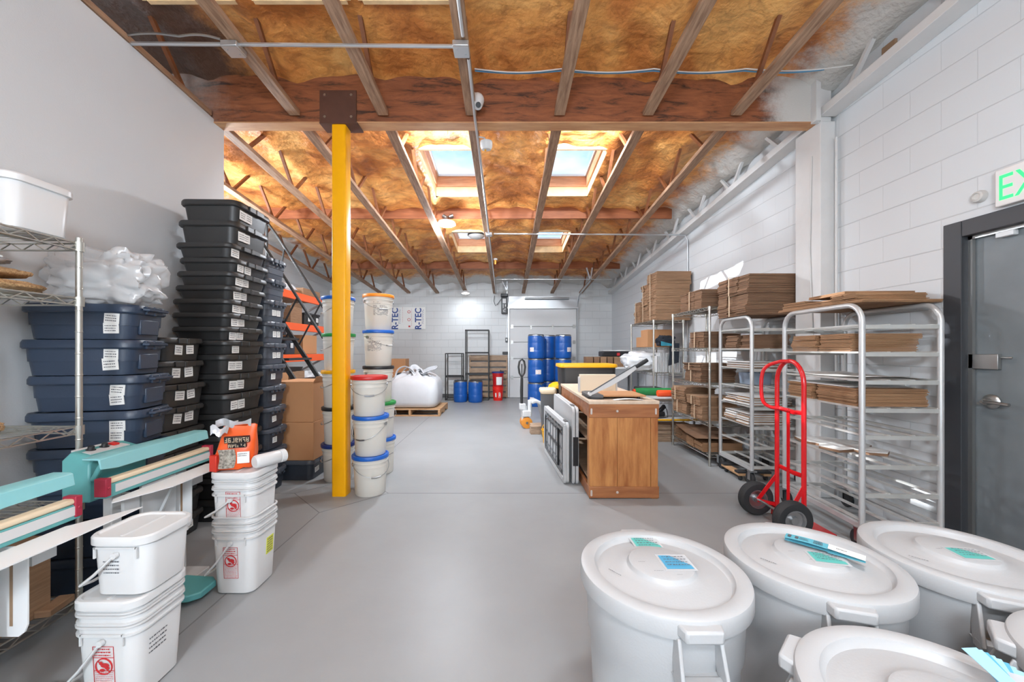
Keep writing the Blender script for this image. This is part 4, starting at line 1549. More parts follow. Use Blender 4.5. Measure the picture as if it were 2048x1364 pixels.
def round_pail(label, loc, lidm, group, text=None, handle=0.0, seed=0, hang=1, liner=False, tall=.350):
    t = thing('round_pail', label, 'pail', loc, math.radians(R.uniform(-6, 6)), group)
    H = tall
    b = MB()
    b.lathe([(0, 0.004), (.122, .004), (.126, 0), (.130, .006), (.138, H * .55), (.142, H - .10), (.1445, H - .10), (.1445, H - .094), (.143, H - .09), (.1435, H - .065),
             (.152, H - .065), (.152, H - .058), (.146, H - .055), (.147, H - .03), (.150, H - .03), (.150, H - .02)], 40)
    b.build('pail_body', m_pail, t)
    l = MB()
    l.lathe([(.150, H - .032), (.158, H - .032), (.160, H - .026), (.160, H - .006), (.156, H), (.146, H), (.142, H - .006), (.132, H - .008), (.128, H - .003), (0, H - .003)], 40)
    l.build('lid', lidm, t)
    h = MB()
    a0 = handle
    pts = []
    for k in range(13):
        a = PI * k / 12
        x = .158 * math.cos(a)
        dr = math.sin(a)
        pts.append(RZ(a0) @ Vector((x, -.158 * (1 if True else 0) * dr * .98 - .004, H - .075 - .115 * dr * hang)))
    h.tube(pts, .0022, 5)
    h.tube(pts[5:8], .007, 8)
    for s in (-1, 1):
        h.lathe([(0, 0), (.016, 0), (.016, .01), (0, .012)], 10, RZ(a0) @ T(s * .148, 0, H - .075) @ RY(s * PI / 2))
    h.build('wire_handle', m_steelring, t)
    if text:
        p = MB()
        vs, fs = text_geo(text[0])

        def wrap(x, y, ang, z, sc_):
            a = -PI / 2 + ang + x * sc_ / .142
            zz = z + y * sc_
            r = .130 + .012 * zz / (H * .75) + .0012
            return (r * math.cos(a), r * math.sin(a), zz)
        p.add([wrap(v[0], v[1], text[1] - .18, text[2], .030) for v in vs], fs)
        rr = random.Random(seed)
        p.mat(1)
        for k in range(14):
            z0 = text[2] - .016 - k * .0075
            x = -.06
            while x < .085:
                L = rr.uniform(.006, .022)
                if rr.random() < .7:
                    q = [(x, 0), (x + L, 0), (x + L, .0034), (x, .0034)]
                    p.add([wrap(a / .03, c / .03, text[1], z0, .03) for a, c in q], [(0, 1, 2, 3)])
                x += L + .004
        p.build('shipping_print', [m_ink, mat('grey_print', (120, 120, 122), .7)], t, smooth=0)
    return t


G1, G2, G3 = 'round pails in the front stack by the post', 'round pails in the tall stack behind', 'round pails in the stack behind the post'
q = .350
round_pail('white round pail with blue lid standing on the floor right beside the yellow post', (-1.222, 3.47, 0), m_blue, G1, handle=.7, hang=.9)
round_pail('white round pail with blue lid, directly under the red lidded pail', (-1.222, 3.475, q), m_blue, G1, handle=-.2, hang=1.1)
round_pail('white round pail with red lid on top of the front stack', (-1.232, 3.47, 2 * q), m_red, G1, handle=.35, hang=.8)
for i, (lm, nm, tx) in enumerate(((m_blue, 'white round pail on the floor, fifth from the top of the orange topped stack', None),
                                  (m_green, 'white round pail with green lid, fourth from the top of the orange topped stack', None),
                                  (m_blk, 'white round pail with black lid, third from the top of the orange topped stack', None),
                                  (m_blue, 'white round pail with blue lid and printing just under the orange lidded pail', ('FedEx', -.22, .27)),
                                  (m_orange, 'white round pail with orange lid topping the tall stack', ('FedEx', .28, .265)))):
    round_pail(nm, (-1.345 + (.02 if i < 2 else 0), 4.06, i * .3715), lm, G2, tx, handle=.55 if i == 4 else 1.0, seed=i, hang=.75, tall=.3715)
for i, (lm, nm) in enumerate(((m_navy, 'white round pail with navy lid, lowest of the pails behind the yellow post'), (m_blk, 'white round pail with black lid, second from the floor behind the yellow post'),
                              (m_ylid, 'white round pail with yellow lid, third from the floor behind the yellow post'), (m_green, 'white round pail with green lid, fourth from the floor behind the yellow post'),
                              (m_blue, 'white round pail with blue lid topping the stack behind the yellow post'))):
    round_pail(nm, (-1.672, 3.84 + (.01 if i % 2 else 0), i * .3605), lm, G3, ('FedEx', .6, .26) if i == 4 else None, handle=-1.0, seed=9 + i, hang=.8, tall=.3605)

# ------------------------------------------------------------------ white barrels in the foreground
def barrel(label, loc, ang, notes, group, seed):
    """ang: direction (degrees) in which the near handle points"""
    t = thing('lidded_barrel', label, 'barrel', loc, 0, group)
    b = MB()
    b.lathe([(0, .012), (.185, .012), (.195, 0), (.200, .01), (.213, .30), (.216, .40), (.224, .415), (.229, .548), (.236, .55), (.238, .560), (.236, .572), (.22, .572)], 56)
    b.build('barrel_body', m_barrel, t)
    l = MB()
    z = .572
    l.lathe([(.236, z - .018), (.246, z - .020), (.2475, z - .014), (.2475, z + .022), (.245, z + .029), (.238, z + .033), (.208, z + .034), (.203, z + .031), (.199, z + .018), (.192, z + .013),
             (.13, z + .026), (.105, z + .030), (.101, z + .034), (.096, z + .043), (.090, z + .0455), (0, z + .0465)], 72)
    l.build('lid', m_barrel, t)
    for k, a in enumerate((ang, ang + 180)):
        M = RZ(math.radians(a))
        tb = MB()      # lid tab over the handle
        tb.prism([(.225, -.060), (.262, -.050), (.272, -.046), (.272, .046), (.262, .050), (.225, .060)], z - .010, z + .022, M)
        tb.build('lid_tab', m_barrel, t, bevel=.006)
        h = MB()      # moulded loop handle
        x0 = .222
        for s in (-1, 1):
            h.bar(M @ Vector((x0, s * .052, z - .02)), M @ Vector((x0 + .036, s * .056, z - .128)), .010, .050, M.to_3x3() @ Vector((1, 0, .25)))
        h.bar(M @ Vector((x0 + .036, -.061, z - .122)), M @ Vector((x0 + .036, .061, z - .122)), .034, .026)
        h.bar(M @ Vector((x0 + .005, -.061, z - .118)), M @ Vector((x0 + .005, .061, z - .118)), .034, .006)
        h.build('handle', m_barrel, t, bevel=.005)
    s = MB()
    for (x, y, sz, sd) in ((-.055, .0, .03, seed), (-.02, -.05, .04, seed + 1), (.03, -.07, .02, seed + 2)):
        scribble(s, sz, .006, 1, T(x, y, z + .0462), sd, th=.3, fill=.4)
    scribble(s, .045, .007, 1, T(-.15, -.02, z + .0245) @ RZ(-.9), seed + 3, fill=.9)
    s.build('scuff_marks', m_ink, t, smooth=0)
    for (x, y, zz, w, hh, r, m, sd) in notes:
        n = MB()
        M = T(x, y, z + zz) @ RZ(r)
        n.grid(lambda u, v: (-w / 2 + w * u, -hh / 2 + hh * v, .0012 + .004 * math.sin(3 * u + 2 * v) * v * u), 5, 5, M)
        n.mat(1)
        scribble(n, w * .85, hh * .8, 4, M @ T(0, 0, .0062), sd, th=.3)
        n.build('taped_note', [m, m_ink], t)
        tp = MB()
        tp.box(-w / 2 - .007, w / 2 + .007, -hh / 2 - .007, hh / 2 + .007, -.0003, .0006, M)
        tp.build('clear_tape', m_film, t, smooth=0)
    return t


GB = 'white lidded barrels'
barrel('white barrel with two blue notes taped on its lid, standing nearest the room centre', (.485, 1.205, 0), -90, ((.012, .160, .0228, .085, .075, .03, m_tealnote, 3), (.043, -.006, .0467, .082, .076, .0, m_bluenote, 4)), GB, 11)
barrel('white barrel with a blue leaflet lying across its lid', (1.000, 1.268, 0), -107, ((.02, -.045, .0467, .085, .060, -.25, m_tealnote, 5),), GB, 21)
barrel('white barrel with a single teal note, nearest the exit door', (1.505, 1.285, 0), -118, ((.0, -.035, .0467, .085, .065, -.12, m_tealnote, 6),), GB, 31)
barrel('white barrel holding the wallet of leaflets, nearest the camera', (.835, .705, 0), 133, (), GB, 41)
barrel('white barrel with bare lid at the right edge, in front of the exit door', (1.395, .765, 0), 136, (), GB, 51)
# leaflet lying over the second barrel
t = thing('leaflet', 'folded blue and white leaflet lying on the middle barrel lid', 'leaflet', (1.045, 1.272, .6245), math.radians(-44))
b = MB()
hw = .021
b.grid(lambda u, v: (-.10 + .115 * u, -hw + 2 * hw * v, .010 + .003 * math.sin(u * 3)), 6, 2)
b.grid(lambda u, v: (-.10 + .115 * u, -hw + 2 * hw * v, .002), 4, 2)
b.mat(1)
b.grid(lambda u, v: (.015 + .09 * u, -hw + 2 * hw * v, .013 - .007 * u), 6, 2)
b.mat(0)
b.grid(lambda u, v: (.015 + .09 * u, -hw - .004 + 2 * hw * v, .001), 4, 2)
b.mat(2)
scribble(b, .024, .022, 3, T(-.048, 0, .0142), 3)
scribble(b, .026, .030, 3, T(-.010, 0, .0142), 8, th=.7)
scribble(b, .03, .010, 1, T(.05, .0, .0118) @ RY(.07), 5)
for x in (-.088, -.068):
    b.box(x - .0045, x + .0045, -.009, .009, .013, .0142)
b.build('folded_sheets', [m_cyannote, m_paper, m_ink], t, smooth=0)
# wallet of leaflets on the nearest barrel
t = thing('leaflet_wallet', 'clear wallet stuffed with fanned pale blue leaflets on the nearest barrel lid', 'leaflets', (.988, .748, .6200), math.radians(-28))
for k in range(9):
    s = MB()
    a = math.radians(-28 + 7 * k)
    M = T(-.02, -.045, .004 + .0030 * k) @ RZ(a) @ RX(.28) @ RY(-.04)
    s.box(-.015, .015, .0, .075, 0, .0009, M)
    s.build('leaflet_sheet', m_ltblue if k % 3 else m_bluenote, t, smooth=0)
s = MB()
s.box(-.02, .11, -.07, .0, .001, .0022, RZ(.0))
s.box(-.02, .11, -.07, .0, .030, .0312, RY(.03))
s.build('clear_sleeve', m_film, t, smooth=0)

# ------------------------------------------------------------------ red hand truck
t = thing('hand_truck', 'red steel hand truck with black pneumatic tyres before the aluminium racks', 'hand truck', (2.07, 2.80, 0))
yf, yn = .14, -.125
r = .0155
f = MB()
f.tube([(0, yn, .07), (0, yn, 1.03)] + [(0, (yf + yn) / 2 + .1325 * math.cos(a), 1.03 + .165 * math.sin(a)) for a in [PI + .25 * k - 0 for k in ()]] +
       [(0, .0075 - .1325 * math.cos(PI * k / 12), 1.04 + .16 * math.sin(PI * k / 12)) for k in range(13)] + [(0, yf, 1.03), (0, yf, .07)], r, 10)
f.build('frame_tube', m_redpaint, t)
f = MB()
f.tube(curve_pts([(0, .0, 1.198), (-.05, .05, 1.193), (-.10, yf - .02, 1.150), (-.118, yf, 1.07), (-.118, yf, .94), (-.100, yf - .005, .875), (-.055, yf - .02, .845), (0, yf - .04, .84), (0, .02, .84)], 6), .013, 10)
f.build('loop_handle', m_redpaint, t)
for z, w in ((.84, .034), (.40, .03)):
    c = MB()
    c.tube([(.006, yn, z), (.02, .0, z - .012), (.006, yf, z)], .008, 8, ry=.017)
    c.build('cross_brace', m_redpaint, t)
c = MB()
c.bar((.012, .04, .07), (.012, .04, .84), .026, .006, (1, 0, 0))
c.build('centre_strap', m_redpaint, t, smooth=0)
c = MB()
c.prism([(0, -.19), (.20, -.16), (.20, .175), (0, .205)], .004, .012)
c.box(-.004, .004, -.19, .205, .004, .11)
c.build('toe_plate', m_redpaint, t, bevel=.002)
c = MB()
c.tube([(-.125, -.21, .128), (-.125, .225, .128)], .009, 8)
c.build('axle', m_steelring, t)
for y in (yn, yf):
    c = MB()
    c.bar((0, y, .33), (-.13, y + (.025 if y > 0 else -.02), .13), .028, .006, (0, 1, 0))
    c.bar((0, y, .10), (-.13, y + (.025 if y > 0 else -.02), .125), .026, .006, (0, 1, 0))
    c.build('axle_bracket', m_redpaint, t, smooth=0)
for y in (-.185, .20):
    w = MB()
    M = T(-.125, y, .128) @ RX(PI / 2)
    w.lathe([(.068, -.030), (.095, -.038), (.115, -.036), (.124, -.024), (.127, -.010), (.124, -.006), (.128, 0), (.124, .006), (.127, .010), (.124, .024), (.115, .036), (.095, .038), (.068, .030)], 40, M)
    wo = w.build('wheel', m_rubber, t)
    h = MB()
    h.lathe([(.070, -.030), (.072, -.034), (.064, -.034), (.058, -.018), (.03, -.014), (.026, -.030), (.0, -.032)], 28, M)
    h.lathe([(.070, .030), (.072, .034), (.064, .034), (.058, .018), (.03, .014), (.026, .030), (.0, .032)][::-1], 28, M)
    h.build('wheel_rim', m_steelring, wo)

# ------------------------------------------------------------------ aluminium sheet pan racks
def pan_rack(label, loc, rz, W, L, H, levels, mt=m_alu):
    """two hoop frames standing in the yz plane at x=0 (aisle) and x=W (wall), L long"""
    t = thing('pan_rack', label, 'rack', loc, rz)
    for x in (0, W):
        rr = .11
        path = [(x, 0, .14)] + [(x, 0, H - rr)] + [(x, rr - rr * math.cos(PI / 2 * k / 6), H - rr + rr * math.sin(PI / 2 * k / 6)) for k in range(1, 7)] + \
               [(x, L - rr + rr * math.sin(PI / 2 * k / 6), H - rr + rr * math.cos(PI / 2 * k / 6)) for k in range(0, 7)] + [(x, L, .14)]
        f = MB()
        f.tube(path, .0175, 8)
        f.build('hoop_frame', mt, t, smooth=50)
    for z in levels:
        for y in (0.0, L):
            c = MB()
            c.bar((0, y, z - .012), (W, y, z - .012), .016, .026)
            c.build('end_bar', m_alu2, t, smooth=0)
        for q in range(4):
            x = .012 + (W - .024) * q / 3
            c = MB()
            c.bar((x, 0, z), (x, L, z), .022, .012)
            c.build('shelf_bar', m_alu2, t, smooth=0)
    for x in (0, W):
        c = MB()
        c.bar((x, 0, .155), (x, L, .155), .03, .03)
        c.build('base_bar', mt, t, smooth=0)
        for y in (0, L):
            k = MB()
            k.box(x - .03, x + .03, y - .03, y + .03, .128, .142)
            k.box(x - .022, x - .017, y - .005, y + .035, .05, .13)
            k.box(x + .017, x + .022, y - .005, y + .035, .05, .13)
            ko = k.build('caster', m_steelring, t, smooth=0)
            w = MB()
            w.lathe([(0, -.014), (.056, -.014), (.062, -.009), (.062, .009), (.056, .014), (0, .014)], 22, T(x, y + (.02 if y == 0 else -.02), .062) @ RY(PI / 2))
            w.build('caster_wheel', m_rubber, ko)
    return t


LV1 = (1.44, 1.264, 1.085, .906, .734, .545, .363, .185)
LV2 = (1.485, 1.29, 1.10, .915, .735, .55, .365, .18)
pan_rack('aluminium sheet pan rack nearest the exit door, loaded with flat cartons', (2.275, 2.46, 0), math.radians(-3), .475, .735, 1.575, LV1)
pan_rack('aluminium sheet pan rack second from the exit door, behind the red hand truck', (2.325, 3.64, 0), math.radians(-1), .46, .55, 1.60, LV2)
# both racks stand on their far casters a little toward the wall

# ------------------------------------------------------------------ flattened cardboard
def bundle(name, label, W, D, H, loc, rz=0, m=None, seed=0, segs=3, axis='y', sheet=.0075, jit=.006, strap=True, group=None, cat='flattened boxes', white=False, fan=.0, gap=.004):
    """a strapped bale of flat boxes; the folded flaps show as segs columns along axis"""
    t = thing(name, label, cat, loc, rz, group)
    rr = random.Random(seed)
    b = MB()
    n = max(1, int(H / sheet))
    th = H / n
    S = W if axis == 'x' else D
    prev = 0
    jit = jit * 1.2
    pack = [0.0] * segs
    for k in range(n):
        prev = prev * .6 + rr.uniform(-jit, jit) * .7
        if rr.random() < .16:
            pack = [rr.uniform(-jit, jit) * 1.3 for _ in range(segs)]
        for s in range(segs):
            a = -S / 2 + S * s / segs + gap / 2
            c = -S / 2 + S * (s + 1) / segs - gap / 2
            o = prev + pack[s] + rr.uniform(-jit, jit) * .35 + fan * math.sin(k * PI / max(1, n - 1) * 2)
            z0, z1 = k * th, (k + 1) * th - .0014
            j2 = rr.uniform(-jit, jit) * .6
            if white:
                b.mat(1 if k % 3 else 0)
            if axis == 'x':
                b.box(a + j2, c + j2, -D / 2 + o, D / 2 + o, z0, z1)
            else:
                b.box(-W / 2 + o, W / 2 + o, a + j2, c + j2, z0, z1)
    if white:
        b.mat(1)
        b.box(-W / 2, W / 2, -D / 2, D / 2, H - .003, H)
    b.build('cardboard_sheets', [m or m_card, m_cardwhite, m_edge1, m_edge2], t, smooth=0)
    if strap:
        s = MB()
        e = jit * 3.0 + .002
        if axis == 'y':
            for (x0, x1) in ((-W / 2 - e - .002, -W / 2 - e), (W / 2 + e, W / 2 + e + .002)):
                s.box(x0, x1, -.008, .008, -.0, H + .002)
            s.box(-W / 2 - e, W / 2 + e, -.008, .008, H, H + .002)
        else:
            for (y0, y1) in ((-D / 2 - e - .002, -D / 2 - e), (D / 2 + e, D / 2 + e + .002)):
                s.box(-.008, .008, y0, y1, -.0, H + .002)
            s.box(-.008, .008, -D / 2 - e, D / 2 + e, H, H + .002)
        s.build('strap', m_strap, t, smooth=0)
    return t


# wire shelving along the right wall
m_chrome2 = m_chrome
wire_unit('chrome wire shelving unit loaded with flattened boxes, next to the aluminium racks', .45, .93, 1.76, (.13, .472, .895, 1.30, 1.755), (2.465, 4.70, 0), m_chrome2, step=.035)
wire_unit('chrome wire shelving unit with the tall box bale, farthest along the right wall', .45, 1.04, 1.735, (.13, .50, .93, 1.32, 1.73), (2.465, 6.36, 0), m_chrome2, step=.045)
G = 'bales of flattened boxes on the right'
# tall bale on the far unit
bundle('flattened_box_bale', 'tall bale of flattened boxes reaching highest on the far wire unit', .52, .36, .74, (2.54, 6.02, 1.738), 0, m_card, 1, segs=3, axis='y', sheet=.011, jit=.007, group=G)
bundle('flattened_box_bale', 'middle height bale of flattened boxes behind the tallest one', .46, .26, .60, (2.52, 6.36, 1.738), 0, m_card, 2, segs=2, axis='y', sheet=.011, jit=.008, group=G)
bundle('flattened_box_bale', 'shortest bale at the far end of the far wire unit', .44, .26, .36, (2.50, 6.70, 1.738), 0, m_card, 3, segs=2, axis='y', sheet=.011, jit=.008, group=G)
bundle('flattened_box_bale', 'small strapped bale alone on top of the near wire unit', .46, .52, .225, (2.50, 4.72, 1.763), 0, m_carddark, 4, segs=3, axis='y', sheet=.0095, jit=.006, group=G)
bundle('flattened_box_bale', 'lower half of the big bale on the second aluminium rack', .54, .50, .205, (2.575, 3.93, 1.62), 0, m_carddark, 5, segs=3, axis='y', sheet=.0085, jit=.007, group=G)
bundle('flattened_box_bale', 'upper half of the big bale on the second aluminium rack', .54, .50, .185, (2.575, 3.925, 1.829), 0, m_carddark, 6, segs=3, axis='y', sheet=.0085, jit=.009, group=G)
# boxes on the near wire unit shelves
bundle('flattened_box_bale', 'bale of flattened boxes on the second shelf down of the near wire unit', .42, .36, .185, (2.46, 4.55, 1.307), 0, m_carddark, 7, segs=3, axis='y', group=G)
bundle('flattened_box_bale', 'lower bale on the middle shelf of the near wire unit', .40, .40, .135, (2.46, 4.66, .902), 0, m_carddark, 8, segs=3, axis='y', group=G)
bundle('flattened_box_bale', 'upper bale on the middle shelf of the near wire unit', .42, .42, .085, (2.455, 4.66, 1.039), 0.03, m_carddark, 9, segs=3, axis='y', group=G, jit=.009)
bundle('flattened_box_bale', 'lower far bale on the fourth shelf of the near wire unit', .38, .34, .16, (2.43, 4.985, .479), 0.06, m_card, 10, segs=3, axis='y', group=G, jit=.008)
bundle('flattened_box_bale', 'upper far bale on the fourth shelf of the near wire unit', .40, .34, .17, (2.42, 4.99, .642), 0.08, m_card, 11, segs=3, axis='y', group=G, jit=.010)
bundle('flattened_box_bale', 'lower near bale on the fourth shelf of the near wire unit', .42, .30, .16, (2.44, 4.50, .479), -.05, m_card, 12, segs=3, axis='y', group=G)
bundle('flattened_box_bale', 'upper near bale on the fourth shelf of the near wire unit', .42, .34, .10, (2.43, 4.56, .642), -.03, m_card, 13, segs=3, axis='y', group=G)
bundle('flattened_box_bale', 'far bale on the bottom shelf of the near wire unit', .38, .34, .14, (2.45, 4.95, .137), 0, m_card, 14, segs=2, axis='y', group=G, strap=False)
bundle('flattened_box_bale', 'near bale on the bottom shelf of the near wire unit', .44, .42, .10, (2.43, 4.52, .137), -.05, m_bale, 15, segs=2, axis='y', group=G, strap=False)
t = thing('large_flat_box', 'one large flattened box lying across the bottom shelf bales', 'flattened boxes', (2.42, 4.60, .280), -.10)
b = MB()
b.bar((-.24, .42, .045), (-.24, -.24, .008), .004, .25, (1, 0, 0)) if False else None
b.grid(lambda u, v: (-.25 + .46 * u, -.30 + .70 * v, .006 + .052 * max(0, v - .5) * 1.2), 4, 8)
b.grid(lambda u, v: (-.25 + .46 * u, -.30 + .70 * v, .001 + .052 * max(0, v - .5) * 1.2), 4, 8)
b.build('flat_panel', m_carddark, t)
# cartons and a jacket on the far unit
carton('cardboard_carton', 'brown taped carton on the second shelf of the far wire unit', .40, .30, .28, (2.46, 6.30, 1.327), 0, m=m_cardbox)
carton('cardboard_carton', 'small brown carton with film at the far end of the second shelf', .30, .26, .17, (2.44, 6.64, 1.327), 0, m=m_cardbox)
t = thing('jacket', 'dark navy jacket heaped over the near end of the far wire unit', 'jacket', (2.47, 5.95, 1.343))
blob('jacket_body', [m_jacket], '', '', (0, .02, 0), (.14, .08, .08), 22, parent=t, rough=.3, ridge=.15, nu=34, nv=20)
b = MB()
for q in (0, .012):
    b.grid(lambda u, v: (-.02 + .15 * u + .02 * v, -.134 - q - .012 * math.sin(8 * u + 2 * v), -.30 + .34 * v + .05 * u * (1 - v)), 6, 8)
b.build('sleeve', m_jacket, t)
b = MB()
b.grid(lambda u, v: (-.14 + .16 * u, -.160 - .006 * math.sin(8 * u), .0 + .07 * v - .04 * u * v), 6, 3)
b.build('teal_patch', m_tealcloth, t)
# big film bag, black case, carton and pans in the far unit
blob('film_bag', [m_poly], 'large white plastic wrapped bundle bulging from the far wire unit', 'bundle', (2.22, 6.36, .94), (.30, .26, .155), 31, rough=.22, ridge=.1, nu=44, nv=24)
carton('cardboard_carton', 'low brown carton on the fourth shelf of the far wire unit', .34, .24, .15, (2.44, 6.08, .507), 0, m=m_cardbox)
t = thing('tool_case', 'black hard case on the fourth shelf of the far wire unit', 'case', (2.40, 6.52, .507))
b = MB()
b.box(-.19, .19, -.15, .15, 0, .075)
b.box(-.19, .19, -.15, .15, .08, .15)
b.build('case_shell', m_blk, t, bevel=.015)
b = MB()
b.tube([(-.195, -.06, .07), (-.225, -.05, .07), (-.225, .05, .07), (-.195, .06, .07)], .008, 6)
b.build('case_handle', m_blk, t)
for i, (x, yy) in enumerate(((2.39, 5.94), (2.58, 5.94))):
    t = thing('baking_pans', ['aisle side', 'wall side'][i] + ' nest of grey metal pans upright at the near end of the far unit', 'pans', (x, yy, .938))
    b = MB()
    for k in range(7):
        b.box(-.085 + k * .025, -.070 + k * .025, -.05, .12, 0, .30 - .0 * i - (.05 if i == 0 and k < 2 else 0))
    b.build('pan_stack', m_greysteel, t, smooth=0, bevel=.003)
# utility cart between the units with the two rolls
t = thing('utility_cart', 'low utility cart with yellow edged lower shelf between the wire units', 'cart', (2.33, 5.48, 0))
for x in (-.44, .42):
    for y in (-.15, .15):
        b = MB()
        b.bar((x, y, .05), (x, y, .62), .025, .025)
        b.build('leg', m_satin, t, smooth=0)
for z, m in ((.30, m_ylid), (.60, m_greysteel)):
    b = MB()
    b.box(-.46, .44, -.17, .17, z, z + .025)
    b.build('shelf', m, t, bevel=.006)
b = MB()
b.box(-.45, .43, -.16, .16, .3255, .330)
b.build('shelf_mat', m_greysteel, t, smooth=0)
for x in (-.44, .42):
    for y in (-.15, .15):
        b = MB()
        b.lathe([(0, -.012), (.028, -.012), (.03, 0), (.028, .012), (0, .012)], 14, T(x, y, .03) @ RY(PI / 2))
        b.build('wheel', m_rubber, t)
t = thing('mesh_roll', 'green roll of netting lying on the utility cart', 'roll', (2.16, 5.55, .681))
b = MB()
b.lathe([(0, -.30), (.045, -.30), (.053, -.29), (.053, .29), (.045, .30), (0, .30)], 20, RY(PI / 2))
b.build('roll', m_greenroll, t)
b = MB()
b.lathe([(0, -.33), (.035, -.33), (.04, -.29), (0, -.29)], 16, RY(PI / 2))
b.build('orange_cap', m_orangeroll, t)
tag(MB().build('x', m_paper)) if False else None
t = thing('barrier_roll', 'orange roll lying in front of the green roll', 'roll', (2.30, 5.42, .671))
b = MB()
b.lathe([(0, -.17), (.04, -.17), (.045, -.16), (.045, .16), (.04, .17), (0, .17)], 20, RY(PI / 2))
b.build('roll', m_orangeroll, t)
t = thing('power_tool', 'black handheld tool lying on the lower yellow edged cart shelf', 'tool', (2.12, 5.40, .332))
b = MB()
b.cyl((-.09, 0, .05), (.10, 0, .05), .045, 14, .035)
b.bar((.02, 0, .07), (.12, .04, .16), .04, .05)
b.cyl((-.09, 0, .05), (-.13, 0, .05), .02, 10)
b.build('tool_body', m_blk, t, bevel=.004)
b = MB()
b.tube([(.12, .04, .15), (.16, .06, .10), (.15, .0, .01), (.05, -.05, .006), (-.05, -.08, .006)], .006, 6)
b.build('tool_cord', m_blk, t)
# stack of thin boards under the cart end
for i in range(3):
    t = bundle('board_stack', ['bottom', 'middle', 'top'][i] + ' folded carton pack lying on the floor beneath the utility cart', .60, .24, .075, (2.30, 5.48, .002 + .08 * i), 0, m_palletdark, 60 + i, segs=2, axis='x', strap=False, group='carton packs under the cart')

# ------------------------------------------------------------------ goods on the pan racks
G = 'flat cartons on the first aluminium rack'


def zrack(z):
    return z + .0065


def on_rack1(u, v, z):
    a = math.radians(-3)
    return (2.275 + u * math.cos(a) - v * math.sin(a), 2.46 + u * math.sin(a) + v * math.cos(a), z)


bundle('flattened_box_bale', 'lower far bale on the second level of the near aluminium rack', .42, .27, .085, on_rack1(.23, .55, zrack(1.264)), -.05, m_bale, 70, segs=1, axis='y', group=G, strap=False)
bundle('flattened_box_bale', 'lower near bale on the second level of the near aluminium rack', .42, .28, .085, on_rack1(.23, .245, zrack(1.264)), -.05, m_bale, 71, segs=1, axis='y', group=G, strap=False)
bundle('flattened_box_bale', 'upper far bale on the second level of the near aluminium rack', .43, .24, .035, on_rack1(.23, .54, zrack(1.350)), -.05, m_bale, 72, segs=1, axis='y', group=G, strap=False)
bundle('flattened_box_bale', 'upper near bale on the second level of the near aluminium rack', .46, .26, .035, on_rack1(.245, .24, zrack(1.350)), -.05, m_bale, 73, segs=1, axis='y', group=G, strap=False)
bundle('flattened_box_bale', 'far bale below the white board in the near aluminium rack', .42, .26, .115, on_rack1(.22, .57, zrack(.906)), -.05, m_bale, 74, segs=1, axis='y', group=G, strap=False, jit=.008)
bundle('flattened_box_bale', 'near bale below the white board in the near aluminium rack', .44, .34, .115, on_rack1(.23, .215, zrack(.906)), -.05, m_bale, 75, segs=1, axis='y', group=G, strap=False, jit=.008)
for (lv, nm, w, l, v0) in ((1.085, 'white sheet board bent on the third level of the near aluminium rack', .44, .66, .37),):
    t = thing('sheet_board', nm, 'board', on_rack1(.235, v0, zrack(lv)), math.radians(-3))
    b = MB()
    for zz in (0, .003):
        b.grid(lambda u, v: (-w / 2 + w * u, -l / 2 + l * v, zz + .012 * (2 * v - 1) ** 2), 4, 10)
    b.build('board', m_cardwhite, t)
t = thing('sheet_board', 'thin white board lying directly on the lower carton bales of the near rack', 'board', on_rack1(.23, .42, zrack(.906) + .117), math.radians(-3))
b = MB()
b.box(-.21, .21, -.30, .33, 0, .004)
b.build('board', m_cardwhite, t, smooth=0)
t = thing('white_carton_blank', 'white die cut carton blanks on the sixth level of the near aluminium rack', 'carton blanks', on_rack1(.225, .40, zrack(.545)), math.radians(-8))
b = MB()
P = [(-.19, .30), (.05, .30), (.10, .22), (.17, .20), (.20, .05), (.14, .0), (.19, -.12), (.12, -.20), (.02, -.18), (-.02, -.10), (-.14, -.14), (-.20, -.02), (-.15, .06), (-.21, .14)]
b.prism(P, .0, .018)
b.mat(1)
b.prism([(x * .995, y * .995) for x, y in P], .0182, .022)
b.build('blanks', [m_carddark, m_cardwhite], t, smooth=0)
# top of rack 1: loose flats
G = 'loose flat boxes on top of the near aluminium rack'
z = 1.594
for i, (w, l, u, v, rz, h, nm) in enumerate(((.52, .78, .28, .44, 0, .020, 'widest flat pack lying lowest on top of the near aluminium rack'), (.50, .50, .29, .57, .03, .030, 'long flat pack second from the bottom on top of the near aluminium rack'),
                                        (.46, .20, .27, .20, -.03, .048, 'short strapped flat pack at the near end on top of the near aluminium rack'), (.40, .22, .24, .70, .05, .020, 'small flat pack at the far end on top of the near aluminium rack'),
                                        (.46, .34, .27, .36, -.05, .022, 'topmost wide flat pack on top of the near aluminium rack'))):
    zz = [z, z + .021, z + .021, z + .052, z + .070][i]
    bundle('flat_box_pack', nm, w, l, h, on_rack1(u, v, zz), rz, m_bale, 80 + i, segs=1 if i != 2 else 2, axis='y', sheet=.006, jit=.007, strap=False, group=G)
# rack 2
G = 'flat cartons on the second aluminium rack'


def on_rack2(u, v, z):
    return (2.325 + u, 3.64 + v, z)


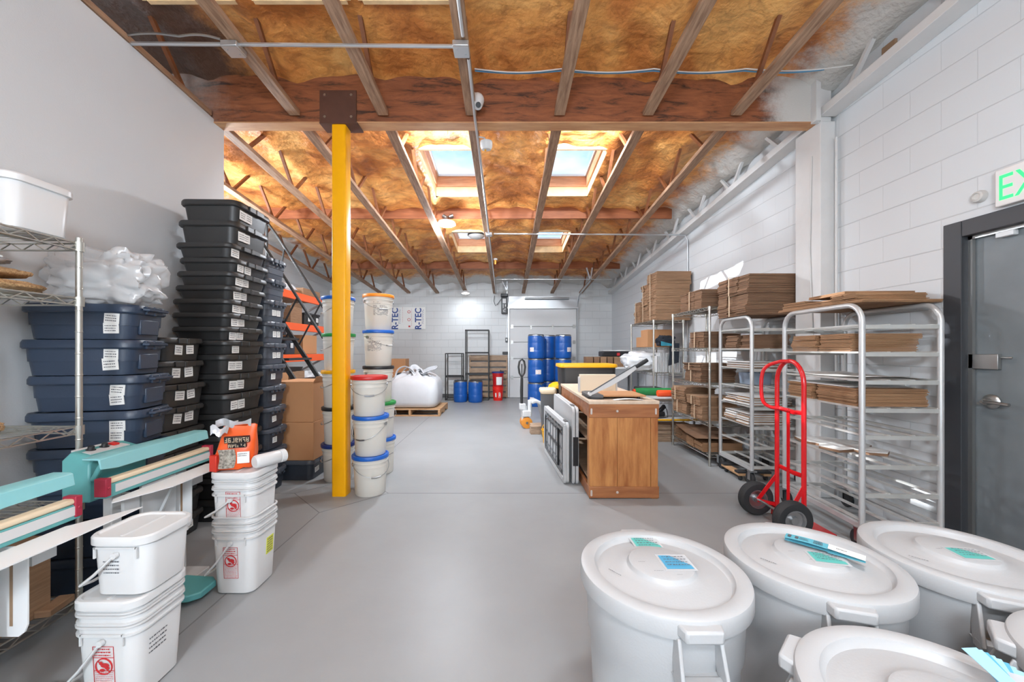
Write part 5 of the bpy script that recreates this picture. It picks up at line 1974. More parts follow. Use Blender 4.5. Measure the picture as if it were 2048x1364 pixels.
bundle('flattened_box_bale', 'far bale on the second level of the second aluminium rack', .34, .18, .135, on_rack2(.20, .40, zrack(1.29)), .08, m_carddark, 90, segs=1, axis='y', group=G, strap=False, jit=.012)
bundle('flattened_box_bale', 'near bale on the second level of the second aluminium rack', .34, .20, .135, on_rack2(.21, .16, zrack(1.29)), -.06, m_carddark, 91, segs=1, axis='y', group=G, strap=False, jit=.012)
bundle('flat_box_pack', 'thin flat pack on the third level of the second aluminium rack', .38, .40, .06, on_rack2(.22, .265, zrack(1.10)), 0.05, m_carddark, 92, segs=1, axis='y', group=G, strap=False, jit=.014, white=True)
bundle('white_carton_pack', 'white faced carton pack on the fifth level of the second aluminium rack', .40, .42, .085, on_rack2(.22, .275, zrack(.735)), 0.04, m_bale, 93, segs=2, axis='y', group=G, strap=False, jit=.014, white=True)
bundle('white_carton_pack', 'white faced carton pack on the sixth level of the second aluminium rack', .40, .42, .105, on_rack2(.22, .275, zrack(.55)), -0.03, m_bale, 94, segs=2, axis='y', group=G, strap=False, jit=.016, white=True)
t = thing('clear_bin', 'pale blue clear plastic bin on the fourth level of the second aluminium rack', 'bin', on_rack2(.30, .42, zrack(.915)))
b = MB()
b.loft([rrect(.20, .22, .02, 0, 3), rrect(.22, .24, .02, .12, 3), rrect(.214, .234, .02, .12, 3), rrect(.194, .214, .02, .006, 3)])
b.build('bin', m_clearbin, t)
# furniture dolly under rack 2
t = thing('furniture_dolly', 'small wooden furniture dolly on black casters under the second aluminium rack', 'dolly', (2.43, 3.91, 0), math.radians(-3))
for y in (-.13, .13):
    b = MB()
    b.box(-.16, .16, y - .035, y + .035, .075, .097)
    b.build('end_board', m_rubber, t, bevel=.006)
for x in (-.12, .12):
    b = MB()
    b.box(x - .035, x + .035, -.17, .17, .052, .075)
    b.build('side_board', m_pallet, t, bevel=.004)
    for y in (-.13, .13):
        w = MB()
        w.lathe([(0, -.012), (.022, -.012), (.025, 0), (.022, .012), (0, .012)], 14, T(x, y, .025) @ RY(PI / 2))
        w.build('wheel', m_rubber, t)

# ------------------------------------------------------------------ wooden workbench and what stands on and against it
t = thing('workbench', 'honey brown wooden workbench with panelled end in the middle of the room', 'workbench', (0, 0, 0))
bx0, bx1, by0, by1, bh = .712, 1.318, 3.305, 5.02, .842
b = MB()
b.box(bx0, bx1, by0, by1, bh - .028, bh)
b.build('bench_top', m_benchtop, t, bevel=.003)
b = MB()
b.box(bx0 + .002, bx1 - .002, by0 + .002, by0 + .03, bh - .145, bh - .028)
b.build('end_rail', m_benchh, t, bevel=.004)
b = MB()
b.box(bx0 + .002, bx1 - .002, by0 + .002, by0 + .03, .006, .105)
b.build('end_rail', m_benchh, t, bevel=.004)
for (x0, x1) in ((bx0 + .004, bx0 + .245), (bx0 + .247, bx1 - .075)):
    b = MB()
    b.box(x0, x1, by0 + .008, by0 + .03, .105, bh - .145)
    b.build('end_panel', m_bench, t, bevel=.002)
for (x, y) in ((bx1 - .072, by0 + .006), (bx0 + .004, by1 - .07), (bx1 - .072, by1 - .07)):
    b = MB()
    b.box(x, x + .062, y, y + .062, .0, bh - .03)
    b.build('leg', m_bench, t, bevel=.004)
b = MB()
b.box(bx0 + .006, bx0 + .055, by0 + .03, by0 + .10, .0, bh - .03)
b.build('leg', m_bench, t, bevel=.004)
for x in (bx0 + .004, bx1 - .03):
    b = MB()
    b.box(x, x + .026, by0 + .03, by1, bh - .145, bh - .028)
    b.build('side_rail', m_benchh, t, bevel=.003)
    b = MB()
    b.box(x, x + .026, by0 + .03, by1, .006, .10)
    b.build('side_rail', m_benchh, t, bevel=.003)
for z in (.12, .46):
    b = MB()
    b.box(bx0 + .03, bx1 - .03, by0 + .032, by1 - .01, z, z + .02)
    b.build('inner_shelf', m_palletdark, t, smooth=0)
b = MB()
b.box(bx1 - .04, bx1 - .03, by0 + .03, by1 - .01, .10, bh - .145)
b.build('back_panel', m_bench, t, smooth=0)
for z in (bh - .088, .056):
    b = MB()
    b.lathe([(0, .006), (.008, .005), (.012, 0)], 12, T(bx0 + .245, by0 + .002, z) @ RX(PI / 2))
    b.build('screw_cap', m_screw, t)
for (x, z) in ((bx0 + .022, bh - .09), (bx1 - .03, bh - .09), (bx0 + .022, .05)):
    b = MB()
    b.loft([rrect(.018, .055, .008, 0, 4), rrect(.014, .05, .007, .003, 4)], M=T(x, by0 + .003, z) @ RX(PI / 2))
    b.build('corner_slot', m_screw, t)

# guillotine paper trimmer
t = thing('paper_trimmer', 'guillotine paper trimmer with raised grey blade arm on the workbench', 'trimmer', (0, 0, bh))
b = MB()
b.box(.80, 1.245, 3.42, 3.80, .022, .036)
b.build('baseboard', m_cardbox, t, bevel=.004)
b = MB()
for (x, y) in ((.86, 3.46), (1.19, 3.46), (.86, 3.76), (1.19, 3.76)):
    b.cyl((x, y, 0), (x, y, .022), .016, 10)
b.build('rubber_feet', m_blk, t)
b = MB()
b.prism([(.735, 3.46), (.76, 3.425), (.82, 3.405), (.865, 3.41), (.86, 3.78), (.77, 3.78), (.735, 3.74)], .012, .040)
b.build('side_casting', m_dgrey, t, bevel=.006)
b = MB()
b.prism([(.735, 3.46), (.76, 3.425), (.82, 3.405), (.865, 3.41), (.86, 3.78), (.77, 3.78), (.735, 3.74)], .002, .0115)
b.build('casting_skirt', m_blk, t, smooth=0)
b = MB()
M = T(.755, 3.44, .035) @ RY(-math.radians(30.5))
b.loft([[(0, -.004, -.004), (0, .004, -.004), (0, .004, .016), (0, -.004, .016)], [(.20, -.004, -.022), (.20, .004, -.022), (.20, .004, .022), (.20, -.004, .022)],
        [(.36, -.004, -.024), (.36, .004, -.024), (.36, .004, .024), (.36, -.004, .024)], [(.485, -.004, -.006), (.485, .004, -.006), (.485, .004, .024), (.485, -.004, .024)]], M=M)
b.build('blade_arm', m_greysteel, t, smooth=0, bevel=.001)
b = MB()
b.bar(M @ Vector((0, -.003, .024)), M @ Vector((.485, -.003, .028)), .012, .008)
b.build('arm_spine', m_dgrey, t, smooth=0)
b = MB()
b.tube([M @ Vector((.475, 0, .010)), M @ Vector((.49, 0, .010)), M @ Vector((.56, 0, .012)), M @ Vector((.598, 0, .013))], [.014, .017, .019, .017], 12)
b.build('grip', m_rubber, t)
b = MB()
b.cyl((.75, 3.425, .045), (.75, 3.47, .045), .016, 12)
b.build('hinge_pin', m_greysteel, t)
t = thing('paper_box', 'cream paper box standing on edge behind the trimmer', 'box', (.97, 3.985, bh))
b = MB()
b.box(-.205, .165, -.012, .05, .0, .185)
b.build('box_body', mat('cream_board', (228, 212, 188), .6, var=.02, vscale=4), t, bevel=.004)
b = MB()
b.box(-.215, -.206, -.03, .06, .0, .16)
b.build('box_lid_edge', m_greysteel, t, bevel=.003)
b = MB()
b.box(.166, .175, -.03, .06, .0, .16)
b.build('box_lid_edge', m_greysteel, t, bevel=.003)
t = thing('paper_sheet', 'loose curled white sheet lying under the trimmer board', 'sheet', (1.06, 3.365, bh + .0015))
b = MB()
b.grid(lambda u, v: (-.12 + .26 * u, -.03 + .075 * v, .010 * math.sin(PI * u)), 10, 2)
b.build('sheet', m_paper, t)

# folding tables leaning upright against the bench
def folding_table(label, x, y0, L, H, rz, under):
    t = thing('folding_table', label, 'folding table', (x, y0, 0), rz)
    th = .028
    b = MB()
    P = [(p[0], p[1]) for p in [(q[0], q[1]) for q in rrect(L, H, .05, 0, 5, L / 2, H / 2)]]
    M = Matrix(((0, 0, 1, 0), (1, 0, 0, 0), (0, 1, 0, 0), (0, 0, 0, 1)))
    b.prism(P, 0, th, M)
    b.build('table_leaf', m_tablegrey, t, bevel=.006)
    if under:      # the underside faces the aisle: rim and moulded webs, dark leg frames
        r = MB()
        for (a, c) in (((.02, .03), (L - .02, .03)), ((.02, H - .03), (L - .02, H - .03)), ((.03, .02), (.03, H - .02)), ((L - .03, .02), (L - .03, H - .02))):
            r.bar((-.012, a[0], a[1]), (-.012, c[0], c[1]), .05, .024, (1, 0, 0))
        r.build('rim', m_tablegrey, t, bevel=.004)
        w = MB()
        for k in range(1, 7):
            w.bar((-.004, L * k / 7, .05), (-.004, L * k / 7, H - .05), .012, .010, (1, 0, 0))
        for k in range(1, 4):
            w.bar((-.004, .05, H * k / 4), (-.004, L - .05, H * k / 4), .012, .010, (1, 0, 0))
        w.build('underside_web', m_lattice, t, smooth=0)
        l = MB()
        l.tube([(-.022, .12, .09), (-.022, L - .15, .09), (-.022, L - .12, .14), (-.022, L - .12, H - .14), (-.022, L - .15, H - .09), (-.022, .12, H - .09)], .012, 8)
        l.build('leg_frame', m_dgrey, t)
        l = MB()
        l.tube([(-.02, .30, .10), (-.02, .30, H - .10)], .012, 8)
        l.bar((-.02, .30, H * .5), (-.02, L * .75, H * .5), .02, .01, (1, 0, 0))
        l.build('leg_brace', m_blk, t)
        h = MB()
        h.box(.0, .03, .06, .16, H - .004, H + .008)
        h.build('carry_handle', m_dgrey, t, bevel=.003)
    else:          # folded in half: second leaf
        b = MB()
        b.prism(P, 0, th, T(.034, 0, 0) @ M)
        b.build('table_leaf', m_tablegrey, t, bevel=.006)
        h = MB()
        h.box(.01, .045, .10, .20, H - .003, H + .006)
        h.build('carry_handle', m_dgrey, t, bevel=.003)
        h = MB()
        h.box(.005, .055, -.006, .002, H * .25, H * .62)
        h.build('hinge_gap', m_blk, t, bevel=.002)
    return t


folding_table('white folding table showing its dark underside, outermost beside the workbench', .575, 3.66, 1.20, .585, math.radians(3.5), True)
folding_table('white folded table standing between the workbench and the other folding table', .628, 3.64, 1.22, .735, math.radians(1.2), False)

# tall black tote with yellow lid behind the bench
for i, (z, nm) in enumerate(((0, 'black storage tote with yellow lid, lower one behind the workbench'), (.545, 'black storage tote with yellow lid, upper one behind the workbench'))):
    t = make_tote(.78, .52, .545, m_blacktote, m_ylid, nm, (1.105, 5.36, z), 0, 'yellow lidded totes', ribs=1, rad=.06, lid_h=.034, notch=False)
# dark bin with cream lid, mop bucket, timber blocks
t = thing('waste_bin', 'slim dark grey bin with cream lid beside the blue drums', 'bin', (.62, 5.72, 0))
b = MB()
b.loft([rrect(.17, .22, .03, 0, 4), rrect(.205, .26, .035, .66, 4)])
b.build('bin_body', m_dgrey, t)
b = MB()
b.loft([rrect(.215, .27, .04, .64, 4), rrect(.24, .29, .045, .66, 4), rrect(.24, .29, .045, .70, 4), rrect(.22, .27, .04, .715, 4)])
b.build('bin_lid', m_cream, t)
t = thing('waste_bin', 'dark bin with yellow lid behind the slim cream lidded bin', 'bin', (.80, 6.02, 0))
b = MB()
b.loft([rrect(.20, .22, .03, 0, 4), rrect(.24, .26, .035, .68, 4)])
b.build('bin_body', m_blk, t)
b = MB()
b.lathe([(.10, .68), (.14, .685), (.145, .70), (.13, .74), (.07, .775), (0, .785)], 20)
b.build('bin_lid', m_ylid, t)
t = thing('wringer_bucket', 'small yellow bucket on the floor beside the slim bin', 'bucket', (.575, 5.30, 0))
b = MB()
b.lathe([(0, .0), (.06, 0), (.085, .18), (.092, .185), (.088, .19), (.078, .18), (.055, .01), (0, .01)], 20)
b.build('bucket', m_ylid, t)
b = MB()
b.tube([(-.085, 0, .18), (-.06, 0, .245), (0, 0, .27), (.06, 0, .245), (.085, 0, .18)], .005, 6)
b.build('handle', m_ylid, t)
for i, (x, y, rz) in enumerate(((.46, 5.90, .1), (.47, 6.05, .1))):
    t = thing('timber_block', ['nearer', 'farther'][i] + ' short brown timber block on the floor by the pallet jack', 'timber', (x + .03, y, 0), rz)
    b = MB()
    b.box(-.12, .12, -.06, .06, 0, .10)
    b.build('block', m_palletdark, t, bevel=.004)
    b = MB()
    b.box(-.12, .12, -.065, .065, .1005, .125)
    b.build('top_board', m_palletdark, t, bevel=.003)

# pallet jack
t = thing('pallet_jack', 'grey pallet jack with orange wheels and upright black handle', 'pallet jack', (.36, 6.36, 0), math.radians(8))
b = MB()
for y in (-.055, .055):
    b.lathe([(0, -.025), (.07, -.025), (.082, -.02), (.082, .02), (.07, .025), (0, .025)], 26, T(0, y, .082) @ RX(PI / 2)) if False else None
wm = MB()
wm.lathe([(0, -.028), (.07, -.028), (.09, -.024), (.092, 0), (.09, .024), (.07, .028), (0, .028)], 26, T(-.03, -.07, .092) @ RX(PI / 2))
wo = wm.build('steer_wheel', m_wheelorange, t)
h = MB()
h.lathe([(0, .030), (.022, .030), (.026, .0)], 14, T(-.03, -.07, .092) @ RX(PI / 2))
h.build('wheel_hub', m_steelring, wo)
wm = MB()
wm.lathe([(0, -.028), (.07, -.028), (.09, -.024), (.092, 0), (.09, .024), (.07, .028), (0, .028)], 26, T(-.03, .07, .092) @ RX(PI / 2))
wm.build('steer_wheel', m_wheelorange, t)
b = MB()
b.box(-.10, .04, -.10, .10, .19, .29)
b.cyl((-.06, 0, .10), (-.06, 0, .36), .045, 16)
b.cyl((.03, -.02, .20), (.03, -.02, .46), .035, 14)
b.box(-.14, -.04, -.05, .05, .30, .40)
b.build('pump_body', m_greyjack, t, bevel=.012)
b = MB()
b.loft([[(.05, -.13, .40), (.05, .13, .40), (.05, .13, .46), (.05, -.13, .46)], [(.12, -.13, .42), (.12, .13, .42), (.12, .13, .475), (.12, -.13, .475)],
        [(.185, -.14, .38), (.185, .14, .38), (.235, .14, .42), (.235, -.14, .42)], [(.27, -.15, .05), (.27, .15, .05), (.345, .15, .05), (.345, -.15, .05)]])
b.build('fork_carriage', m_greyjack, t, bevel=.015)
for y in (-.27, .12):
    b = MB()
    b.loft([[(.26, y, .035), (.26, y + .15, .035), (.26, y + .15, .09), (.26, y, .09)], [(1.25, y + .03, .045), (1.25, y + .12, .045), (1.25, y + .12, .075), (1.25, y + .03, .075)]]) if False else \
        b.box(.26, .36, y * .6, y * .6 + .10, .018, .075)
    b.build('fork', m_greyjack, t, bevel=.006)
b = MB()
b.tube([(-.10, 0, .36), (-.105, 0, .60), (-.10, 0, .82)], [.022, .026, .022], 12)
b.build('handle_shaft', m_blackmetal, t)
b = MB()
b.tube([(-.10, 0, .82), (-.14, 0, .90), (-.155, 0, 1.0), (-.14, 0, 1.09), (-.10, 0, 1.13), (-.06, 0, 1.09), (-.045, 0, 1.0), (-.06, 0, .90)], .017, 10, closed=True)
b.tube([(-.10, -.0, .84), (-.10, 0, 1.05)], .008, 8)
b.build('handle_loop', m_blackmetal, t)

# blue drums
def drum(label, loc, D, H, rz, group, lab=None):
    t = thing('plastic_drum', label, 'drum', loc, rz, group)
    r = D / 2
    b = MB()
    b.lathe([(0, .0), (r * .90, 0), (r * .95, .012), (r * .985, .05), (r, H * .25), (r * 1.0, H * .32), (r * .988, H * .33), (r * .99, H * .36), (r * 1.0, H * .62), (r * .985, H * .64), (r * .99, H * .66), (r * .985, H * .90), (r * .93, H * .945)], 40)
    b.build('drum_body', m_drum, t)
    b = MB()
    b.lathe([(r * .93, H * .935), (r * .965, H * .935), (r * .97, H * .955), (r * .965, H * .972), (r * .93, H * .972)], 40)
    rg = b.build('clamp_ring', m_steelring, t)
    c = MB()
    c.bar((-.03, -r * .985, H * .945), (.03, -r * .99, H * .93), .014, .022)
    c.tube([(.0, -r * .99, H * .93), (.01, -r * 1.02, H * .90), (.035, -r * 1.01, H * .885)], .006, 6)
    c.build('ring_lever', m_steelring, rg)
    b = MB()
    b.lathe([(r * .94, H * .965), (r * .93, H * .985), (r * .88, H), (r * .80, H), (r * .78, H * .985), (0, H * .985)], 40)
    b.build('drum_lid', m_blk, t)
    if lab is not None:
        p = MB()

        def w(u, v):
            a = lab[0] + (u - .5) * lab[2] / r
            return (r * 1.012 * math.sin(a), -r * 1.012 * math.cos(a), lab[1] + (v - .5) * lab[3])
        p.grid(w, 6, 2)
        p.mat(1)
        rr = random.Random(int(lab[1] * 999))
        for k in range(4):
            for q in range(3):
                u0 = .10 + q * .28
                v0 = .15 + k * .2
                u1 = u0 + rr.uniform(.1, .24)
                p.add([tuple(Vector(w(a, c)) * 1.0 + Vector((0, -.0015, 0))) for a, c in ((u0, v0), (u1, v0), (u1, v0 + .09), (u0, v0 + .09))], [(0, 1, 2, 3)])
        p.build('shipping_label', [m_paper, m_pinkink], t, smooth=0)
    return t


GD = 'stacked blue drums by the garage door'
dH = .545
cols = (('left column', .690, 8.83), ('right column', 1.335, 8.98), ('middle column', 1.00, 9.27))
for ci, (cn, x, y) in enumerate(cols):
    for k in range(3):
        lab = None
        if ci == 0:
            lab = [(-.6, .17, .10, .085), (.2, .24, .13, .10), (-.6, .20, .10, .095)][k]
        if ci == 1 and k == 2:
            lab = (.65, .20, .12, .10)
        drum('blue plastic drum, %s of the %s by the garage door' % (['bottom', 'middle', 'top'][k], cn), (x, y, k * dH), .385, dH, [.5, -.4, -.9][ci] + k * .1, GD, None if lab is None else (lab[0] - ([.5, -.4, -.9][ci] + k * .1), lab[1], lab[2], lab[3]))
G = 'two small blue drums by the black stands'
drum('small blue drum on the floor before the short black stand', (-1.13, 9.56, 0), .345, .53, -.9, G)
drum('small blue drum on the floor before the tall black stand', (-.755, 9.50, 0), .355, .53, .3, G)

# red buckets
for i, (z, lm, nm) in enumerate(((0, m_redpaint, 'bright red bucket on the floor by the garage door'), (.36, m_red, 'red bucket with white label and dark blue lid, upper of the red pair'))):
    t = thing('red_bucket', nm, 'bucket', (-.205, 9.82, z))
    b = MB()
    if i == 0:
        b.lathe([(0, 0), (.115, 0), (.118, .006), (.135, .27), (.143, .27), (.143, .278), (.137, .285), (.139, .34), (.146, .345), (.146, .3585), (.10, .3585), (0, .3585)], 32)
    else:
        b.lathe([(0, 0), (.125, 0), (.128, .006), (.142, .30), (.150, .305), (.150, .335), (.0, .335)], 32)
    b.build('bucket', mat('bucket_red%d' % i, (226, 36, 26) if i == 0 else (186, 28, 30), .4), t)
    p = MB()

    def w(u, v, r=.131, z0=.06, wd=1.3, hh=.17, a0=.0):
        a = a0 + (u - .5) * wd
        rr = r + .012 * v
        return (rr * math.sin(a), -rr * math.cos(a), z0 + hh * v)
    if i == 1:
        p.grid(lambda u, v: w(u, v, .1365, .04, 1.05, .20, .25), 6, 3)
        p.build('white_label', m_paper, t, smooth=0)
        p = MB()
        p.lathe([(.150, .333), (.156, .335), (.156, .365), (.150, .37), (.13, .372), (0, .372)], 32)
        p.build('lid', m_navy, t)
        p = MB()
        p.bar((.05, -.02, .385), (.22, -.05, .388), .03, .02)
        p.bar((.08, -.02, .385), (.06, -.02, .41), .025, .025)
        p.build('lid_opener', m_blk, t, bevel=.003)
    else:
        for (u0, u1, v0, v1) in ((.1, .3, .2, .8), (.62, .68, .1, .9), (.72, .78, .3, .95), (.82, .9, .1, .8), (.66, .86, .45, .55)):
            p.add([w(u0, v0), w(u1, v0), w(u1, v1), w(u0, v1)], [(0, 1, 2, 3)])
        p.build('white_print', m_cardwhite, t, smooth=0)

# black steel stands by the back wall
def stand(label, x0, x1, H, mids, y, depth):
    t = thing('steel_stand', label, 'stand', (x0, y, 0))
    W = x1 - x0
    q = .024
    for yy in (0, depth):
        f = MB()
        for (a, c) in (((0, 0), (0, H)), ((W, 0), (W, H)), ((0, H - q / 2), (W, H - q / 2)), ((0, q / 2), (W, q / 2))):
            f.bar((a[0], yy, a[1]), (c[0], yy, c[1]), q, q)
        f.build('end_frame', m_blackmetal, t, smooth=0)
    for z in mids:
        f = MB()
        f.bar((0, 0, z), (W, 0, z), q, .04)
        f.bar((0, depth, z), (W, depth, z), q, .04)
        f.bar((0, 0, z), (0, depth, z), q, .04)
        f.bar((W, 0, z), (W, depth, z), q, .04)
        f.build('shelf_frame', m_blackmetal, t, smooth=0)
    for x in (0, W):
        for z in (q / 2, H - q / 2):
            f = MB()
            f.bar((x, 0, z), (x, depth, z), q, q)
            f.build('side_rail', m_blackmetal, t, smooth=0)
    return t


stand('tall black open steel stand against the back wall', -1.03, -.445, 1.80, (.66, 1.21), 9.80, .34)
stand('short black open steel stand against the back wall', -1.54, -1.125, 1.20, (.60,), 9.80, .38)
# wooden pallets leaning on the back wall
def pallet(label, loc, W, D, rot=None, m=m_pallet, group=None, nb=7):
    t = thing('wooden_pallet', label, 'pallet', loc, 0, group)
    if rot is not None:
        t.rotation_euler = rot
    for k in range(nb):
        bw = D / nb * .72
        y = -D / 2 + D * (k + .5) / nb
        b = MB()
        b.box(-W / 2, W / 2, y - bw / 2, y + bw / 2, .118, .138)
        b.build('deck_board', m, t, bevel=.002)
    for x in (-W / 2 + .022, 0, W / 2 - .022):
        s = MB()
        z0, z1 = .018, .1175
        P = [(-D / 2, z0), (-D / 2 + .16, z0), (-D / 2 + .18, z0 + .035), (-D / 2 + .36, z0 + .035), (-D / 2 + .38, z0), (D / 2 - .38, z0), (D / 2 - .36, z0 + .035), (D / 2 - .18, z0 + .035), (D / 2 - .16, z0), (D / 2, z0), (D / 2, z1), (-D / 2, z1)]
        s.prism(P, -.019, .019, Matrix(((0, 0, 1, x), (1, 0, 0, 0), (0, 1, 0, 0), (0, 0, 0, 1))))
        s.build('stringer', m, t, smooth=0)
    for k in range(3):
        b = MB()
        y = -D / 2 + .05 + (D - .1) * k / 2
        b.box(-W / 2, W / 2, y - .045, y + .045, 0, .0175)
        b.build('bottom_board', m, t, bevel=.002)
    return t


pallet('grey brown wooden pallet stood on edge behind the tall black stand', (-.47, 10.362, .575), 1.02, 1.14, (PI / 2, 0, 0), m_palletdark)
pallet('wooden pallet on the floor under the white bulk bag', (-1.86, 7.92, 0), 1.18, 1.0, None, m_pallet)

# white bulk bag with lifting loops
t = thing('bulk_bag', 'white woven bulk bag with loose lifting loops on a wooden pallet', 'bulk bag', (-1.84, 7.90, .152))
b = MB()
n = 48
secs = []
for (z, s, q, cr) in ((0, .86, .16, 0), (.02, .93, .18, 0), (.10, 1.0, .2, 0), (.30, 1.02, .2, 0), (.46, .985, .2, .0), (.54, .93, .24, .25), (.585, .80, .3, .6), (.625, .55, .4, 1.0), (.66, .30, .5, 1.2)):
    sec = []
    for p in rrect(.98 * s, .84 * s, q * .9, z, 11):
        nn = mnoise.noise(Vector((p[0] * 3, p[1] * 3, z * 4)))
        a = math.atan2(p[1], p[0])
        fold = cr * (.035 * math.sin(a * 9) + .03 * math.sin(a * 5 + 1))
        sec.append((p[0] * (1 + .02 * nn), p[1] * (1 + .02 * nn), z + fold + .012 * nn))
    secs.append(sec)
b.loft(secs)
b.build('bag_body', m_fabric, t, smooth=70)
b = MB()
b.grid(lambda u, v: (-.20 + .42 * u + .05 * math.sin(v * 4), -.10 + .16 * v, .60 + .12 * math.sin(PI * u) + .05 * math.sin(11 * u + 3 * v)), 18, 6)
b.grid(lambda u, v: (.02 + .30 * u, -.22 + .14 * v, .585 + .10 * math.sin(PI * u) * (1 - v * .5) + .03 * math.sin(9 * u)), 14, 5)
b.grid(lambda u, v: (-.42 + .30 * u, -.16 + .2 * v, .55 + .13 * math.sin(PI * u) + .02 * math.sin(7 * u + 4 * v)), 14, 5)
b.build('gathered_top', m_fabric, t, smooth=70)
for pts in (((-.36, -.30, .50), (-.30, -.26, .68), (-.16, -.24, .74), (-.03, -.22, .66), (.02, -.18, .56)),
            ((.10, -.28, .46), (.02, -.24, .58), (-.06, -.16, .70), (.0, -.10, .735), (.08, -.06, .66)),
            ((.12, -.10, .58), (.28, -.12, .645), (.42, -.14, .69), (.43, -.12, .715), (.28, -.10, .68), (.16, -.06, .60)),
            ((-.40, .24, .50), (-.30, .24, .66), (-.2, .22, .70), (-.1, .2, .60))):
    b = MB()
    b.tube([Vector((p.x, p.y, p.z + (.06 if .56 < p.z else 0))) for p in curve_pts(pts, 5)], .046, 8, ry=.009)
    b.build('lifting_loop', m_fabric, t, smooth=60)
carton('cardboard_carton', 'brown carton standing behind the round pails near the back wall', .36, .34, .36, (-2.45, 8.85, .72), 0, m=m_cardbox)
carton('cardboard_carton', 'larger brown carton beneath the one behind the round pails', .60, .50, .718, (-2.45, 8.85, 0), 0, m=m_cardbox)

# foam board sign on the back wall
t = thing('foam_board', 'white insulation board with sideways blue lettering fixed to the back wall', 'board', (-2.615, YB, 2.135))
b = MB()
b.box(-.455, .455, -.03, -.002, -.295, .295)
b.build('board', m_paper, t, smooth=0)
vs, fs = text_geo('R-TEC', True)
mx_ = max(v[0] for v in vs) - min(v[0] for v in vs)
UP = Matrix(((0, -1, 0, 0), (0, 0, 1, 0), (1, 0, 0, 0), (0, 0, 0, 1)))
for x in (-.29, .335):
    b = MB()
    M = T(x, -.0315, -.015) @ UP @ Matrix.Diagonal((.565 / mx_, .235, 1, 1))
    b.add([(v[0], v[1], 0) for v in vs], fs, M)
    for k in range(2):
        scribble(b, .40, .02, 1, T(x + .03 + .03 * k, -.0315, .05) @ UP, k)
    b.build('blue_lettering', m_cobalt, t, smooth=0)
b = MB()
b.box(-.005, .045, -.0325, -.031, -.24, -.20)
for z in (.17, -.04):
    b.tube([(.01 + .035 * math.cos(a * PI / 8), -.031, z + .035 * math.sin(a * PI / 8)) for a in range(16)], .008, 4, True)
for k in range(3):
    scribble(b, .42, .02, 1, T(.08 - .24 * (k == 2), -.0315, .0 + .05 * k) @ Matrix(((0, -1, 0, 0), (0, 0, 1, 0), (1, 0, 0, 0), (0, 0, 0, 1))), 40 + k, th=.3)
b.build('red_print', m_redink, t, smooth=0)

# door operator, switches
t = thing('door_operator', 'black garage door operator on the back wall left of the garage door', 'operator', (-.045, YB, 2.49))
b = MB()
b.box(-.08, .08, -.16, -.002, -.24, .20)
b.box(-.095, .095, -.18, -.002, .20, .285)
b.build('housing', m_blk, t, bevel=.012)
b = MB()
for (x0, x1, z0, z1) in ((-.045, .045, .03, .15), (-.04, -.02, -.10, .01), (.02, .045, -.06, .0), (-.03, .03, -.20, -.185), (-.03, -.015, -.20, -.14), (-.03, .03, -.155, -.14), (.015, .03, -.155, -.10)):
    b.box(x0, x1, -.1625, -.160, z0, z1)
b.build('white_marking', m_greysteel, t, smooth=0)
b = MB()
b.tube([(-.09, -.06, .15), (-.18, -.06, .02), (-.24, -.05, -.02), (-.28, -.05, .10), (-.26, -.05, .25)], .008, 6)
b.build('cord', m_blk, t)
t = thing('wall_switch', 'small grey switch box on the back wall by the garage door', 'switch', (.015, YB, 1.55))
b = MB()
b.box(-.035, .035, -.05, -.001, -.06, .06)
b.build('switch_box', m_dgrey, t, bevel=.004)
b = MB()
b.box(-.015, .015, -.056, -.05, -.02, .03)
b.build('rocker', m_paper, t, smooth=0)
b = MB()
b.cyl((0, -.02, .06), (.03, -.02, .60), .008, 6)
b.build('conduit', m_galv, t)
t = thing('door_sensor', 'small black sensor box low on the back wall by the garage door', 'sensor', (.005, YB, 1.20))
b = MB()
b.box(-.10, .06, -.05, -.001, -.035, .035)
b.build('sensor_body', m_blk, t, bevel=.004)

# back table with boxes and a tray, right rear
t = thing('folding_table', 'low table under the row of brown boxes by the right rear corner', 'table', (2.10, 8.05, 0))
b = MB()
b.box(-.62, .62, -.35, .35, .90, .94)
b.build('tabletop', m_whitesteel, t, bevel=.006)
for x in (-.56, .56):
    for y in (-.3, .3):
        b = MB()
        b.bar((x, y, 0), (x, y, .90), .03, .03)
        b.build('leg', m_dgrey, t, smooth=0)
xs_ = [-.40, -.27, -.13, .02, .26]
for i, (x, w, m) in enumerate(((-.42, .15, m_carddark), (-.275, .12, m_carddark), (-.14, .13, m_card), (-.005, .12, m_carddark), (.24, .34, m_card))):
    carton('small_carton', ['first from the drums', 'second from the drums', 'third from the drums', 'fourth from the drums', 'widest'][i] + ' brown carton in the row on the rear table', w - .012, .26, .20, (2.10 + x, 7.86, .942), 0, m=m, group='cartons on the rear table')
t = thing('equipment_tray', 'dark equipment tray with grey top standing behind the carton row', 'tray', (2.37, 8.20, .942))
b = MB()
b.box(-.33, .33, -.16, .16, .0, .20)
b.build('stand_block', m_dgrey, t, bevel=.006)
b = MB()
b.box(-.36, .36, -.18, .18, .202, .31)
b.build('tray_body', m_blk, t, bevel=.015)
b = MB()
b.box(-.34, .34, -.18, .18, .312, .335)
b.build('grey_top', m_greysteel, t, bevel=.008)
b = MB()
b.box(-.06, .0, -.19, -.18, .22, .28)
b.build('red_tag', m_redink, t, smooth=0)

